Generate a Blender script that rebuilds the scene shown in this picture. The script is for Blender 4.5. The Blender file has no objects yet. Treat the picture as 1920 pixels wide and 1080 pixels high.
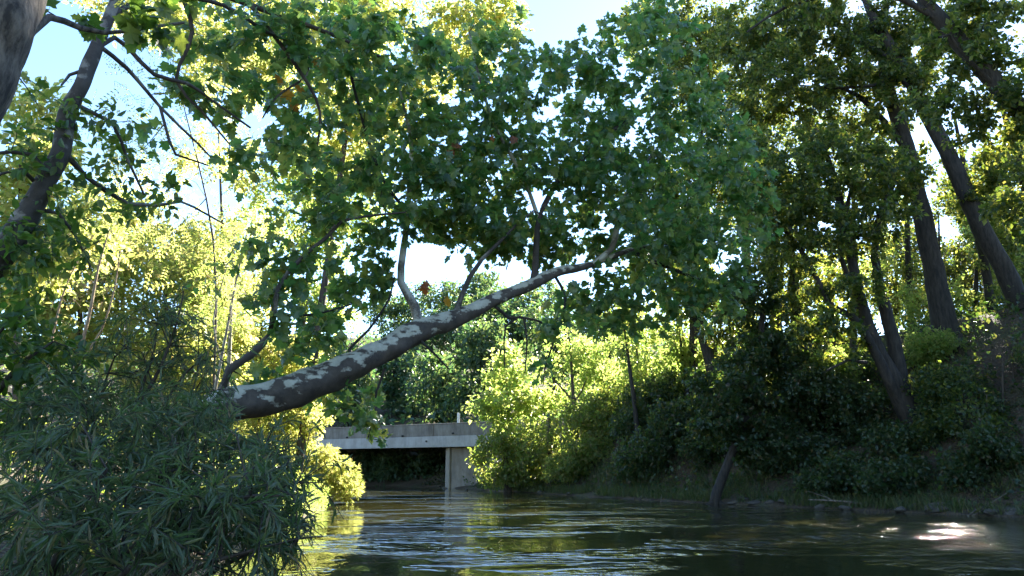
import bpy, math, random
import numpy as np
from mathutils import Matrix, Vector, noise
R = math.radians
sc = bpy.context.scene
COL = sc.collection

# ------------------------------------------------------------------ camera, sky, sun, exposure
F, PITCH, H = 1392.0, R(13.8), 1.06
cam = bpy.data.objects.new('camera', bpy.data.cameras.new('camera'))
COL.objects.link(cam)
cam.location = (0, 0, H)
cam.rotation_euler = (R(90) + PITCH, 0, 0)
cam.data.sensor_width = 36
cam.data.lens = 36 * F / 1920
cam.data.clip_start, cam.data.clip_end = 0.05, 3000
sc.camera = cam
SUN_EL, SUN_AZ = R(31.5), R(27.6)          # azimuth clockwise from +Y
w = bpy.data.worlds.new('World'); sc.world = w; w.use_nodes = True
nt = w.node_tree; nt.nodes.clear()
wo = nt.nodes.new('ShaderNodeOutputWorld'); bg = nt.nodes.new('ShaderNodeBackground')
sky = nt.nodes.new('ShaderNodeTexSky'); sky.sky_type = 'NISHITA'; sky.sun_disc = False
sky.sun_elevation = SUN_EL; sky.sun_rotation = SUN_AZ
sky.air_density = 1.0; sky.dust_density = .08; sky.ozone_density = 4.0
bg.inputs['Strength'].default_value = 0.068
nt.links.new(sky.outputs[0], bg.inputs[0]); nt.links.new(bg.outputs[0], wo.inputs[0])
sd = Vector((math.sin(SUN_AZ) * math.cos(SUN_EL), math.cos(SUN_AZ) * math.cos(SUN_EL), math.sin(SUN_EL)))
sl = bpy.data.lights.new('sun', 'SUN'); sl.energy = 5.0; sl.angle = R(0.53); sl.color = (1, .93, .80)
so = bpy.data.objects.new('sunlight', sl); COL.objects.link(so)
so.rotation_euler = sd.to_track_quat('Z', 'Y').to_euler(); so.location = sd * 60
sc.view_settings.view_transform = 'Standard'; sc.view_settings.look = 'None'
sc.view_settings.gamma = 1; sc.view_settings.use_curve_mapping = False
sc.view_settings.exposure = 2.95
sc.cycles.use_denoising = True
sc.cycles.max_bounces = 10; sc.cycles.diffuse_bounces = 7; sc.cycles.glossy_bounces = 3
sc.cycles.transmission_bounces = 4; sc.cycles.sample_clamp_indirect = 6
sc.cycles.caustics_reflective = False; sc.cycles.caustics_refractive = False

# ------------------------------------------------------------------ pixel + distance -> place
CP, SP = math.cos(PITCH), math.sin(PITCH)
def P(px, py, Y):
    x, y = (px - 960) / F, (540 - py) / F
    t = Y / (CP - y * SP)
    return np.array((x * t, Y, H + (SP + y * CP) * t))
def T(py, Y):                               # metres per photograph pixel there
    return Y / (CP - (540 - py) / F * SP) / F

# ------------------------------------------------------------------ materials
def mat(name):
    m = bpy.data.materials.new(name); m.use_nodes = True
    n = m.node_tree; n.nodes.clear()
    return m, n, n.nodes.new('ShaderNodeOutputMaterial')
def N(n, kind, **kw):
    x = n.nodes.new('ShaderNode' + kind)
    for k, v in kw.items():
        if hasattr(x, k): setattr(x, k, v)
        else: x.inputs[k.replace('_', ' ')].default_value = v
    return x
def ramp(n, stops, interp='LINEAR'):
    r = n.nodes.new('ShaderNodeValToRGB'); r.color_ramp.interpolation = interp
    e = r.color_ramp.elements
    while len(e) < len(stops): e.new(0.5)
    for el, (p, c) in zip(e, stops):
        el.position = p; el.color = (*c, 1) if len(c) == 3 else c
    return r

def leaf_mat(name, refl, trans, tmix=.5, rough=.42, spec=.45):
    """refl / trans: list of (position, colour); each leaf picks its own place on the ramps"""
    m, n, out = mat(name); L = n.links
    geo = N(n, 'NewGeometry'); oi = N(n, 'ObjectInfo')
    ad = N(n, 'Math', operation='ADD'); fr = N(n, 'Math', operation='FRACT')
    L.new(geo.outputs['Random Per Island'], ad.inputs[0]); L.new(oi.outputs['Random'], ad.inputs[1])
    L.new(ad.outputs[0], fr.inputs[0])
    r1, r2 = ramp(n, refl), ramp(n, trans)
    L.new(fr.outputs[0], r1.inputs[0]); L.new(fr.outputs[0], r2.inputs[0])
    tc = N(n, 'TexCoord'); nz = N(n, 'TexNoise', Scale=9.0, Detail=3.0)
    L.new(tc.outputs['Object'], nz.inputs['Vector'])
    mx = N(n, 'MixRGB', blend_type='MULTIPLY', Fac=.55)
    rz = ramp(n, [(.3, (.6, .6, .55)), (.7, (1.25, 1.2, 1.1))])
    L.new(nz.outputs['Fac'], rz.inputs[0]); L.new(r1.outputs[0], mx.inputs[1]); L.new(rz.outputs[0], mx.inputs[2])
    pb = N(n, 'BsdfPrincipled', Roughness=rough); pb.inputs['Specular IOR Level'].default_value = spec
    L.new(mx.outputs[0], pb.inputs['Base Color'])
    tr = N(n, 'BsdfTranslucent'); L.new(r2.outputs[0], tr.inputs['Color'])
    ms = N(n, 'MixShader', Fac=tmix)
    L.new(pb.outputs[0], ms.inputs[1]); L.new(tr.outputs[0], ms.inputs[2]); L.new(ms.outputs[0], out.inputs[0])
    return m

M = {}
M['syc_leaf'] = leaf_mat('sycamore_leaf', [(0, (.04, .10, .045)), (.5, (.06, .125, .05)), (.93, (.08, .14, .055)), (1, (.13, .14, .05))],
                         [(0, (.14, .36, .07)), (.45, (.24, .44, .08)), (.8, (.44, .55, .10)), (1, (.62, .62, .12))], .48, .30, .8)
M['near_leaf'] = leaf_mat('near_leaf', [(0, (.03, .07, .022)), (.6, (.045, .09, .028)), (1, (.08, .11, .03))],
                          [(0, (.14, .30, .03)), (.6, (.26, .42, .05)), (1, (.46, .52, .07))], .44, .4, .5)
M['yellow_leaf'] = leaf_mat('yellow_leaf', [(0, (.12, .16, .04)), (.5, (.17, .19, .05)), (1, (.22, .20, .06))],
                            [(0, (.44, .58, .11)), (.35, (.60, .66, .16)), (.75, (.72, .70, .22)), (1, (.78, .62, .24))], .62)
M['lime_leaf'] = leaf_mat('lime_leaf', [(0, (.08, .13, .035)), (.5, (.11, .155, .04)), (1, (.15, .16, .045))],
                          [(0, (.32, .52, .09)), (.5, (.50, .62, .13)), (1, (.66, .66, .20))], .58)
M['bush_leaf'] = leaf_mat('bush_leaf', [(0, (.07, .12, .035)), (.5, (.10, .14, .04)), (1, (.15, .14, .05))],
                          [(0, (.26, .40, .05)), (.5, (.36, .46, .07)), (1, (.50, .46, .11))], .48)
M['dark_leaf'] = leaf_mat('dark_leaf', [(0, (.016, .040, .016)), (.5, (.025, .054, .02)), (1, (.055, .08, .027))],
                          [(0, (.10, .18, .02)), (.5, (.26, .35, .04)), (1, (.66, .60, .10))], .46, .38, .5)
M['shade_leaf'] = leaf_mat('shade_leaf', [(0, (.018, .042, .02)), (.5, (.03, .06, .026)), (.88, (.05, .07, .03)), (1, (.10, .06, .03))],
                           [(0, (.08, .17, .025)), (.5, (.14, .24, .03)), (1, (.30, .30, .06))], .4, .4, .5)  # leaf colours lowered to stand for the deep shade on the bank
M['willow_leaf'] = leaf_mat('willow_leaf', [(0, (.05, .085, .036)), (.5, (.08, .115, .055)), (.82, (.115, .145, .08)), (.9, (.15, .13, .06)), (1, (.18, .11, .06))],
                            [(0, (.12, .24, .05)), (.6, (.18, .30, .06)), (1, (.34, .36, .08))], .4, .36, .55)
M['far_leaf'] = leaf_mat('far_leaf', [(0, (.035, .08, .05)), (.5, (.05, .10, .06)), (1, (.08, .11, .05))],
                         [(0, (.10, .22, .06)), (.5, (.16, .28, .07)), (1, (.28, .32, .08))], .42)
M['rust_leaf'] = leaf_mat('rust_leaf', [(0, (.16, .05, .02)), (1, (.22, .08, .03))], [(0, (.45, .12, .03)), (1, (.50, .20, .04))], .45)
M['orange_leaf'] = leaf_mat('orange_leaf', [(0, (.30, .16, .02)), (1, (.32, .12, .02))], [(0, (.70, .38, .03)), (1, (.70, .28, .03))], .5)
M['grass'] = leaf_mat('grass_blade', [(0, (.04, .07, .022)), (.6, (.06, .09, .03)), (1, (.13, .11, .05))],
                      [(0, (.10, .20, .03)), (1, (.25, .24, .06))], .35)

def bark_mat(name, dark, light, scale=14, stretch=5.0, bump=.8):
    m, n, out = mat(name); L = n.links
    tc = N(n, 'TexCoord'); mp = N(n, 'Mapping'); mp.inputs['Scale'].default_value = (scale, scale, scale / stretch)
    L.new(tc.outputs['Object'], mp.inputs[0])
    nz = N(n, 'TexNoise', Scale=1.0, Detail=6.0, Roughness=.65); L.new(mp.outputs[0], nz.inputs['Vector'])
    n2 = N(n, 'TexNoise', Scale=1.7, Detail=3.0); L.new(tc.outputs['Object'], n2.inputs['Vector'])
    r = ramp(n, [(.38, dark), (.62, light)]); L.new(nz.outputs['Fac'], r.inputs[0])
    mx = N(n, 'MixRGB', blend_type='MULTIPLY', Fac=.6)
    r2 = ramp(n, [(.35, (.55, .58, .5)), (.65, (1.15, 1.12, 1.1))]); L.new(n2.outputs['Fac'], r2.inputs[0])
    L.new(r.outputs[0], mx.inputs[1]); L.new(r2.outputs[0], mx.inputs[2])
    pb = N(n, 'BsdfPrincipled', Roughness=.85); L.new(mx.outputs[0], pb.inputs['Base Color'])
    b = N(n, 'Bump', Strength=bump, Distance=.02); L.new(nz.outputs['Fac'], b.inputs['Height']); L.new(b.outputs[0], pb.inputs['Normal'])
    L.new(pb.outputs[0], out.inputs[0]); return m
M['bark_dark'] = bark_mat('dark_bark', (.012, .0095, .0075), (.045, .036, .028))
M['bark_brown'] = bark_mat('brown_bark', (.035, .025, .018), (.10, .074, .054))
M['bark_grey'] = bark_mat('grey_bark', (.035, .026, .019), (.23, .18, .14), 20, 3.2, 1.0)
M['bark_pale'] = bark_mat('pale_bark', (.16, .14, .11), (.40, .37, .30), 9, 2)
M['bark_tan'] = bark_mat('tan_bark', (.22, .15, .09), (.42, .31, .20))
M['twig'] = bark_mat('twig_bark', (.03, .022, .016), (.075, .058, .042))

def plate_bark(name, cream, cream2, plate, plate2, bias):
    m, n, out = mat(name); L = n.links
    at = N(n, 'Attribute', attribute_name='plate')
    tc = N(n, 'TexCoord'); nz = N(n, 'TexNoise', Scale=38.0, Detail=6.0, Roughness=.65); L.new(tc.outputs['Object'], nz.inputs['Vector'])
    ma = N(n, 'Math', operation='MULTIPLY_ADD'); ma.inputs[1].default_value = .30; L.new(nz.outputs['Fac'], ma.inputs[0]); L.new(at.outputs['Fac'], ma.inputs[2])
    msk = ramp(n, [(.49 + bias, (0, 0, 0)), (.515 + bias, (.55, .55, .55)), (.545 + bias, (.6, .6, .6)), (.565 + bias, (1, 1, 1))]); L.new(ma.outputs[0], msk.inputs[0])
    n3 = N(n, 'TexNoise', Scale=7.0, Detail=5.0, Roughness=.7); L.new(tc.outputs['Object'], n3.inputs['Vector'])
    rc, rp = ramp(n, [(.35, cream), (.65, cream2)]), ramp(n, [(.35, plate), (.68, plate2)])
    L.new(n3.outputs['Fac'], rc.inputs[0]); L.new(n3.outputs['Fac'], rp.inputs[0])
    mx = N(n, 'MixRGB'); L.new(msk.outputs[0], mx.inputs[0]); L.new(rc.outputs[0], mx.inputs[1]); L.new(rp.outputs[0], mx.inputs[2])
    pb = N(n, 'BsdfPrincipled', Roughness=.8); L.new(mx.outputs[0], pb.inputs['Base Color'])
    n4 = N(n, 'TexNoise', Scale=45.0, Detail=6.0); L.new(tc.outputs['Object'], n4.inputs['Vector'])
    hh = N(n, 'Math', operation='MULTIPLY_ADD'); hh.inputs[1].default_value = .5; L.new(n4.outputs['Fac'], hh.inputs[0]); L.new(msk.outputs[0], hh.inputs[2])
    b = N(n, 'Bump', Strength=.7, Distance=.012); L.new(hh.outputs[0], b.inputs['Height']); L.new(b.outputs[0], pb.inputs['Normal'])
    L.new(pb.outputs[0], out.inputs[0]); return m
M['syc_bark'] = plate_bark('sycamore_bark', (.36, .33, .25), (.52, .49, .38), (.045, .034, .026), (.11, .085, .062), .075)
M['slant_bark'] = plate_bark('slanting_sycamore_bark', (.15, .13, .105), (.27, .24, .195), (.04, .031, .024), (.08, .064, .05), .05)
M['syc_limb'] = plate_bark('sycamore_limb_bark', (.33, .31, .25), (.50, .475, .39), (.10, .085, .065), (.18, .15, .115), .17)

def simple(name, col, rough=.8, col2=None, scale=4, bump=0):
    m, n, out = mat(name); L = n.links
    pb = N(n, 'BsdfPrincipled', Roughness=rough)
    tc = N(n, 'TexCoord'); nz = N(n, 'TexNoise', Scale=scale, Detail=6.0, Roughness=.65); L.new(tc.outputs['Object'], nz.inputs['Vector'])
    r = ramp(n, [(.33, col), (.67, col2 or tuple(c * .6 for c in col))]); L.new(nz.outputs['Fac'], r.inputs[0]); L.new(r.outputs[0], pb.inputs['Base Color'])
    if bump:
        b = N(n, 'Bump', Strength=.6, Distance=bump); L.new(nz.outputs['Fac'], b.inputs['Height']); L.new(b.outputs[0], pb.inputs['Normal'])
    L.new(pb.outputs[0], out.inputs[0]); return m
M['rock'] = simple('river_rock', (.035, .03, .025), .75, (.10, .085, .07), 5, .03)
M['dark_hole'] = simple('drain_pipe_dark_hole', (.02, .02, .02))  # near-black pipe and mouth, shade inside the hole put into the colour
M['post'] = simple('painted_post', (.62, .62, .60), .5, (.75, .75, .73))

def soil():
    m, n, out = mat('soil_and_litter'); L = n.links
    tc = N(n, 'TexCoord')
    a = N(n, 'TexNoise', Scale=.6, Detail=8.0, Roughness=.7); b = N(n, 'TexNoise', Scale=9.0, Detail=6.0, Roughness=.75)
    v = N(n, 'TexVoronoi', Scale=16.0)
    for x in (a, b, v): L.new(tc.outputs['Object'], x.inputs['Vector'])
    r = ramp(n, [(.3, (.045, .035, .022)), (.5, (.075, .055, .035)), (.62, (.05, .06, .025)), (.75, (.06, .075, .03))]); L.new(a.outputs['Fac'], r.inputs[0])
    r2 = ramp(n, [(.35, (.5, .45, .4)), (.7, (1.5, 1.4, 1.2))]); L.new(b.outputs['Fac'], r2.inputs[0])
    mx = N(n, 'MixRGB', blend_type='MULTIPLY', Fac=.8); L.new(r.outputs[0], mx.inputs[1]); L.new(r2.outputs[0], mx.inputs[2])
    pb = N(n, 'BsdfPrincipled', Roughness=.95); L.new(mx.outputs[0], pb.inputs['Base Color'])
    bp = N(n, 'Bump', Strength=.8, Distance=.06); L.new(v.outputs['Distance'], bp.inputs['Height']); L.new(bp.outputs[0], pb.inputs['Normal'])
    L.new(pb.outputs[0], out.inputs[0]); return m
M['soil'] = soil()

def concrete(name, c1, c2, streak):
    m, n, out = mat(name); L = n.links
    tc = N(n, 'TexCoord')
    a = N(n, 'TexNoise', Scale=1.6, Detail=8.0, Roughness=.7); L.new(tc.outputs['Object'], a.inputs['Vector'])
    mp = N(n, 'Mapping'); mp.inputs['Scale'].default_value = (1.3, 1.3, .25); L.new(tc.outputs['Object'], mp.inputs[0])
    s = N(n, 'TexNoise', Scale=1.0, Detail=5.0, Roughness=.7); L.new(mp.outputs[0], s.inputs['Vector'])
    r = ramp(n, [(.3, c1), (.7, c2)]); L.new(a.outputs['Fac'], r.inputs[0])
    r2 = ramp(n, [(.38, (.45, .42, .38)), (.6, (1, 1, 1))]); L.new(s.outputs['Fac'], r2.inputs[0])
    mx = N(n, 'MixRGB', blend_type='MULTIPLY', Fac=streak); L.new(r.outputs[0], mx.inputs[1]); L.new(r2.outputs[0], mx.inputs[2])
    pb = N(n, 'BsdfPrincipled', Roughness=.85); L.new(mx.outputs[0], pb.inputs['Base Color'])
    f = N(n, 'TexNoise', Scale=30.0, Detail=5.0); L.new(tc.outputs['Object'], f.inputs['Vector'])
    b = N(n, 'Bump', Strength=.4, Distance=.01); L.new(f.outputs['Fac'], b.inputs['Height']); L.new(b.outputs[0], pb.inputs['Normal'])
    L.new(pb.outputs[0], out.inputs[0]); return m
M['parapet'] = concrete('weathered_concrete', (.14, .125, .105), (.25, .23, .20), .85)
M['girder'] = concrete('pale_concrete', (.28, .275, .26), (.40, .39, .37), .45)
M['pier'] = concrete('pier_concrete', (.20, .17, .135), (.30, .26, .21), .6)
M['pier_lit'] = concrete('lit_pier_concrete', (.26, .23, .19), (.36, .32, .27), .5)  # pier concrete made paler, the light on its left edge put into colour
M['deck'] = concrete('deck_concrete', (.14, .14, .14), (.2, .2, .2), .2)

def water_mat():
    m, n, out = mat('river_water'); L = n.links
    tc = N(n, 'TexCoord')
    mp = N(n, 'Mapping'); mp.inputs['Scale'].default_value = (1.7, 1.0, 1); mp.inputs['Rotation'].default_value = (0, 0, R(-14))
    L.new(tc.outputs['Object'], mp.inputs[0])
    mq = N(n, 'Mapping'); mq.inputs['Scale'].default_value = (.6, 1.0, 1); mq.inputs['Rotation'].default_value = (0, 0, R(12)); L.new(tc.outputs['Object'], mq.inputs[0])
    big = N(n, 'TexNoise', Scale=.6, Detail=4.0, Roughness=.6, Distortion=.5); L.new(mq.outputs[0], big.inputs['Vector'])
    patch = ramp(n, [(.50, (.05, .05, .05)), (.66, (1, 1, 1))]); L.new(big.outputs['Fac'], patch.inputs[0])
    a = N(n, 'TexNoise', Scale=1.3, Detail=4.0, Roughness=.55); L.new(mp.outputs[0], a.inputs['Vector'])
    mc = N(n, 'Mapping'); mc.inputs['Scale'].default_value = (2.3, .85, 1); mc.inputs['Rotation'].default_value = (0, 0, R(10)); L.new(tc.outputs['Object'], mc.inputs[0])
    c = N(n, 'TexNoise', Scale=1.5, Detail=5.0, Roughness=.55); L.new(mc.outputs[0], c.inputs['Vector'])
    dist = N(n, 'VectorMath', operation='DISTANCE'); dist.inputs[1].default_value = (9.0, 14.2, 0); sc_ = N(n, 'Mapping'); L.new(tc.outputs['Object'], dist.inputs[0])
    rif = ramp(n, [(.0, (1.6, 1.6, 1.6)), (1, (0, 0, 0))]); dv = N(n, 'Math', operation='DIVIDE'); dv.inputs[1].default_value = 6.0
    L.new(dist.outputs['Value'], dv.inputs[0]); L.new(dv.outputs[0], rif.inputs[0])
    pm = N(n, 'Math', operation='ADD'); L.new(patch.outputs[0], pm.inputs[0]); L.new(rif.outputs[0], pm.inputs[1]); patch = pm
    h1 = N(n, 'Math', operation='MULTIPLY'); L.new(c.outputs['Fac'], h1.inputs[0]); L.new(patch.outputs[0], h1.inputs[1])
    b1 = N(n, 'Bump', Strength=1.0, Distance=.009); L.new(a.outputs['Fac'], b1.inputs['Height'])
    b2 = N(n, 'Bump', Strength=1.0, Distance=.13); L.new(h1.outputs[0], b2.inputs['Height']); L.new(b1.outputs[0], b2.inputs['Normal'])
    f3 = N(n, 'TexNoise', Scale=7.0, Detail=4.0, Roughness=.6); L.new(mp.outputs[0], f3.inputs['Vector'])
    h3 = N(n, 'Math', operation='MULTIPLY'); L.new(f3.outputs['Fac'], h3.inputs[0]); L.new(rif.outputs[0], h3.inputs[1])
    b3 = N(n, 'Bump', Strength=1.0, Distance=.028); L.new(h3.outputs[0], b3.inputs['Height']); L.new(b2.outputs[0], b3.inputs['Normal']); b2 = b3
    pb = N(n, 'BsdfPrincipled', Roughness=.02, IOR=1.333); pb.inputs['Base Color'].default_value = (.030, .029, .011, 1)
    pb.inputs['Specular IOR Level'].default_value = .5
    rg = N(n, 'Math', operation='MULTIPLY_ADD'); rg.inputs[1].default_value = .03; rg.inputs[2].default_value = .02; L.new(rif.outputs[0], rg.inputs[0]); L.new(rg.outputs[0], pb.inputs['Roughness'])
    L.new(b2.outputs[0], pb.inputs['Normal']); L.new(pb.outputs[0], out.inputs[0]); return m
M['water'] = water_mat()

# ------------------------------------------------------------------ mesh helpers
def mesh_np(name, V, Fc, mats, smooth=False, midx=None):
    """Fc: (n,k) int array, or a list of such arrays"""
    fs = Fc if isinstance(Fc, list) else [Fc]
    me = bpy.data.meshes.new(name)
    V = np.asarray(V, np.float32)
    me.vertices.add(len(V)); me.vertices.foreach_set('co', V.ravel())
    idx = np.concatenate([f.ravel() for f in fs]).astype(np.int32)
    tot = np.concatenate([np.full(len(f), f.shape[1]) for f in fs])
    st = np.concatenate([[0], np.cumsum(tot)[:-1]]).astype(np.int32)
    me.loops.add(len(idx)); me.loops.foreach_set('vertex_index', idx)
    me.polygons.add(len(tot)); me.polygons.foreach_set('loop_start', st)
    if midx is not None: me.polygons.foreach_set('material_index', midx.astype(np.int32))
    me.polygons.foreach_set('use_smooth', np.full(len(tot), smooth))
    me.update(calc_edges=True)
    for m in (mats if isinstance(mats, list) else [mats]): me.materials.append(m)
    return me
def link(name, me, parent=None, loc=(0, 0, 0)):
    o = bpy.data.objects.new(name, me); COL.objects.link(o); o.location = loc
    if parent: o.parent = parent
    return o
def tag(o, label=None, cat=None, group=None, kind=None):
    if label: o['label'] = label
    if cat: o['category'] = cat
    if group: o['group'] = group
    if kind: o['kind'] = kind
    return o
def root(name, loc, label, cat, group=None):
    o = link(name, None, None, loc); o.empty_display_size = .2
    return tag(o, label, cat, group)
def box_np(c, s):
    c, s = np.asarray(c, float), np.asarray(s, float) / 2
    V = np.array([(x, y, z) for z in (-1, 1) for y in (-1, 1) for x in (-1, 1)], float) * s + c
    Fq = np.array([(0, 2, 3, 1), (4, 5, 7, 6), (0, 1, 5, 4), (2, 6, 7, 3), (0, 4, 6, 2), (1, 3, 7, 5)])
    return V, Fq
def catmull(pts, step):
    pts = np.asarray(pts, float); out = []
    ext = np.vstack([2 * pts[0] - pts[1], pts, 2 * pts[-1] - pts[-2]])
    for i in range(1, len(ext) - 2):
        p0, p1, p2, p3 = ext[i - 1:i + 3]
        k = max(1, int(np.linalg.norm(p2[:3] - p1[:3]) / step))
        for t in np.arange(k) / k:
            out.append(.5 * (2 * p1 + (p2 - p0) * t + (2 * p0 - 5 * p1 + 4 * p2 - p3) * t * t + (3 * p1 - p0 - 3 * p2 + p3) * t ** 3))
    out.append(pts[-1]); return np.array(out)
def tube(pts, rad, sides):
    """rings along pts; returns V, quads (end closed by a tip vertex fold)"""
    pts = np.asarray(pts, float); k = len(pts)
    tg = np.gradient(pts, axis=0); tg /= np.linalg.norm(tg, axis=1)[:, None] + 1e-9
    ref = np.array((.3, .2, 1.)) if abs(tg[:, 2]).mean() < .8 else np.array((1., .3, 0))
    a = np.cross(tg, ref); a /= np.linalg.norm(a, axis=1)[:, None] + 1e-9
    b = np.cross(tg, a)
    th = np.arange(sides) * 2 * np.pi / sides
    V = pts[:, None] + np.asarray(rad)[:, None, None] * (a[:, None] * np.cos(th)[None, :, None] + b[:, None] * np.sin(th)[None, :, None])
    i = np.arange(k - 1)[:, None] * sides; j = np.arange(sides)[None]; j2 = (j + 1) % sides
    Fq = np.stack([i + j, i + j2, i + sides + j2, i + sides + j], -1).reshape(-1, 4)
    return V.reshape(-1, 3), Fq
class Acc:
    def __init__(s): s.V, s.F, s.n = [], [], 0
    def add(s, V, Fq): s.V.append(V); s.F.append(Fq + s.n); s.n += len(V)
    def mesh(s, name, m, smooth=True): return mesh_np(name, np.vstack(s.V), np.vstack(s.F), m, smooth)
def value_noise(Pn, scale, seed=0):
    """cheap vectorised 3-D value noise in 0..1"""
    q = np.asarray(Pn, float) * scale + seed * 17.31 + 1000
    i = np.floor(q).astype(np.int64); f = q - i; f = f * f * (3 - 2 * f)
    def hsh(x, y, z):
        h = (x * 374761393 + y * 668265263 + z * 2147483647 + seed * 1442695041) & 0xffffffff
        h = ((h ^ (h >> 13)) * 1274126177) & 0xffffffff
        return ((h ^ (h >> 16)) & 0xffff) / 65535.0
    r = 0
    for dx in (0, 1):
        for dy in (0, 1):
            for dz in (0, 1):
                wgt = (f[:, 0] if dx else 1 - f[:, 0]) * (f[:, 1] if dy else 1 - f[:, 1]) * (f[:, 2] if dz else 1 - f[:, 2])
                r = r + wgt * hsh(i[:, 0] + dx, i[:, 1] + dy, i[:, 2] + dz)
    return r
def fbm(Pn, scale, seed=0, octv=3):
    return sum(value_noise(Pn, scale * 2 ** k, seed + k) * .5 ** k for k in range(octv)) / sum(.5 ** k for k in range(octv))

m, n, out = mat('sun_surface'); em = N(n, 'Emission', Strength=120.0); em.inputs[0].default_value = (1, .96, .86, 1); n.links.new(em.outputs[0], out.inputs[0]); M['sun'] = m
import bmesh
bm = bmesh.new(); bmesh.ops.create_icosphere(bm, subdivisions=3, radius=6.5); me = bpy.data.meshes.new('sun'); bm.to_mesh(me); bm.free(); me.materials.append(M['sun'])
tag(link('sun', me, None, tuple(sd * 1400)), 'the sun low over the wood', kind='structure')
# ------------------------------------------------------------------ ground, river
RS = [(30, -60), (24, -20), (18, 5), (14.2, 13), (11.6, 18), (9.2, 21.5), (6.6, 25), (3.6, 31), (1, 36.6), (-1.0, 41), (-2.4, 44.5), (-5, 49), (-9, 53.5), (-20, 58), (-60, 66), (-160, 76)]
LS = [(-160, 60), (-60, 51), (-28, 46), (-16, 41), (-11, 36), (-8, 31), (-6.4, 26), (-5.4, 22), (-4.6, 16), (-3.5, 10), (-2.7, 5), (-2.8, 2), (-4, -20), (-6, -60)]
POLY = np.array(RS + LS, float)
NR = len(RS)
def shore(xy):
    """distance to the shoreline (positive on land) and which bank is nearer (True = right bank)"""
    xy = np.asarray(xy, float); best = np.full(len(xy), 1e9); side = np.zeros(len(xy), bool); ins = np.zeros(len(xy), bool)
    for i in range(len(POLY)):
        a, b = POLY[i], POLY[(i + 1) % len(POLY)]
        ab = b - a; t = np.clip(((xy - a) @ ab) / (ab @ ab), 0, 1)
        d = np.linalg.norm(xy - a - t[:, None] * ab, axis=1)
        m = d < best; best[m] = d[m]; side[m] = i < NR - 1
        c = ((a[1] > xy[:, 1]) != (b[1] > xy[:, 1])) & (xy[:, 0] < (b[0] - a[0]) * (xy[:, 1] - a[1]) / (b[1] - a[1] + 1e-12) + a[0])
        ins ^= c
    return np.where(ins, -best, best), side
def ground(xy):
    xy = np.atleast_2d(np.asarray(xy, float)); d, rt = shore(xy)
    p3 = np.c_[xy, np.zeros(len(xy))]
    n1 = fbm(p3, .22, 3) - .5; n2 = fbm(p3, 1.1, 9) - .5
    plat = np.interp(xy[:, 1], [0, 20, 30, 40, 46, 58, 75, 130, 400], [7.5, 7.2, 6.2, 4.0, 3.2, 3.2, 7, 24, 30])
    slope = np.interp(xy[:, 1], [0, 27, 34, 42, 56, 60], [.95, .95, 1.5, 1.1, .6, .5])
    hr = np.where(d < 1.1, .04 + .16 * d, .216 + slope * (d - 1.1)); hr = plat - np.logaddexp(0, (plat - hr) * 1.6) / 1.6
    hl = .05 + .45 * np.minimum(d, 2.6) + .035 * np.maximum(d - 2.6, 0)
    far = np.clip((xy[:, 1] - 62) / 60, 0, 1) * 24
    h = np.where(rt, hr, hl + far)
    h = h + np.clip(d, 0, 3) / 3 * (n1 * .9 + n2 * .25)
    return np.where(d < 0, -np.minimum(.9, -d * .5), h)
def gz(x, y): return float(ground([(x, y)])[0])

u = np.linspace(-1, 1, 210); gx = np.sinh(u * 4.2) / np.sinh(4.2) * 420
v = np.linspace(-.62, 1, 230); gy = np.sinh(v * 4.0) / np.sinh(4.0) * 420 + 18
X, Y = np.meshgrid(gx, gy); xy = np.c_[X.ravel(), Y.ravel()]
ni, nj = X.shape
q = (np.arange(ni - 1)[:, None] * nj + np.arange(nj - 1)[None]); GRIDF = np.stack([q, q + 1, q + nj + 1, q + nj], -1).reshape(-1, 4)
tag(link('ground', mesh_np('ground', np.c_[xy, ground(xy)], GRIDF, M['soil'], True)), 'earthy river banks under the trees', kind='structure')
# the river: fine near the camera, one sheet
wx = np.concatenate([np.linspace(-170, -16, 24)[:-1], np.linspace(-16, 20, 150), np.linspace(20, 40, 8)[1:]])
wy = np.concatenate([np.linspace(-60, 0, 8)[:-1], np.linspace(0, 52, 170), np.linspace(52, 90, 20)[1:]])
X, Y = np.meshgrid(wx, wy); nj = len(wx)
p3 = np.c_[X.ravel(), Y.ravel(), np.zeros(X.size)]
z = (fbm(p3 * (1, 1.4, 1), .9, 21, 2) - .5) * .018 + (fbm(p3, .25, 31, 2) - .5) * .03
q = (np.arange(len(wy) - 1)[:, None] * nj + np.arange(nj - 1)[None])
wf = np.stack([q, q + 1, q + nj + 1, q + nj], -1).reshape(-1, 4)
tag(link('river', mesh_np('river', np.c_[p3[:, :2], z], wf, M['water'], True)), 'rippled brown green river', kind='structure')

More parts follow.
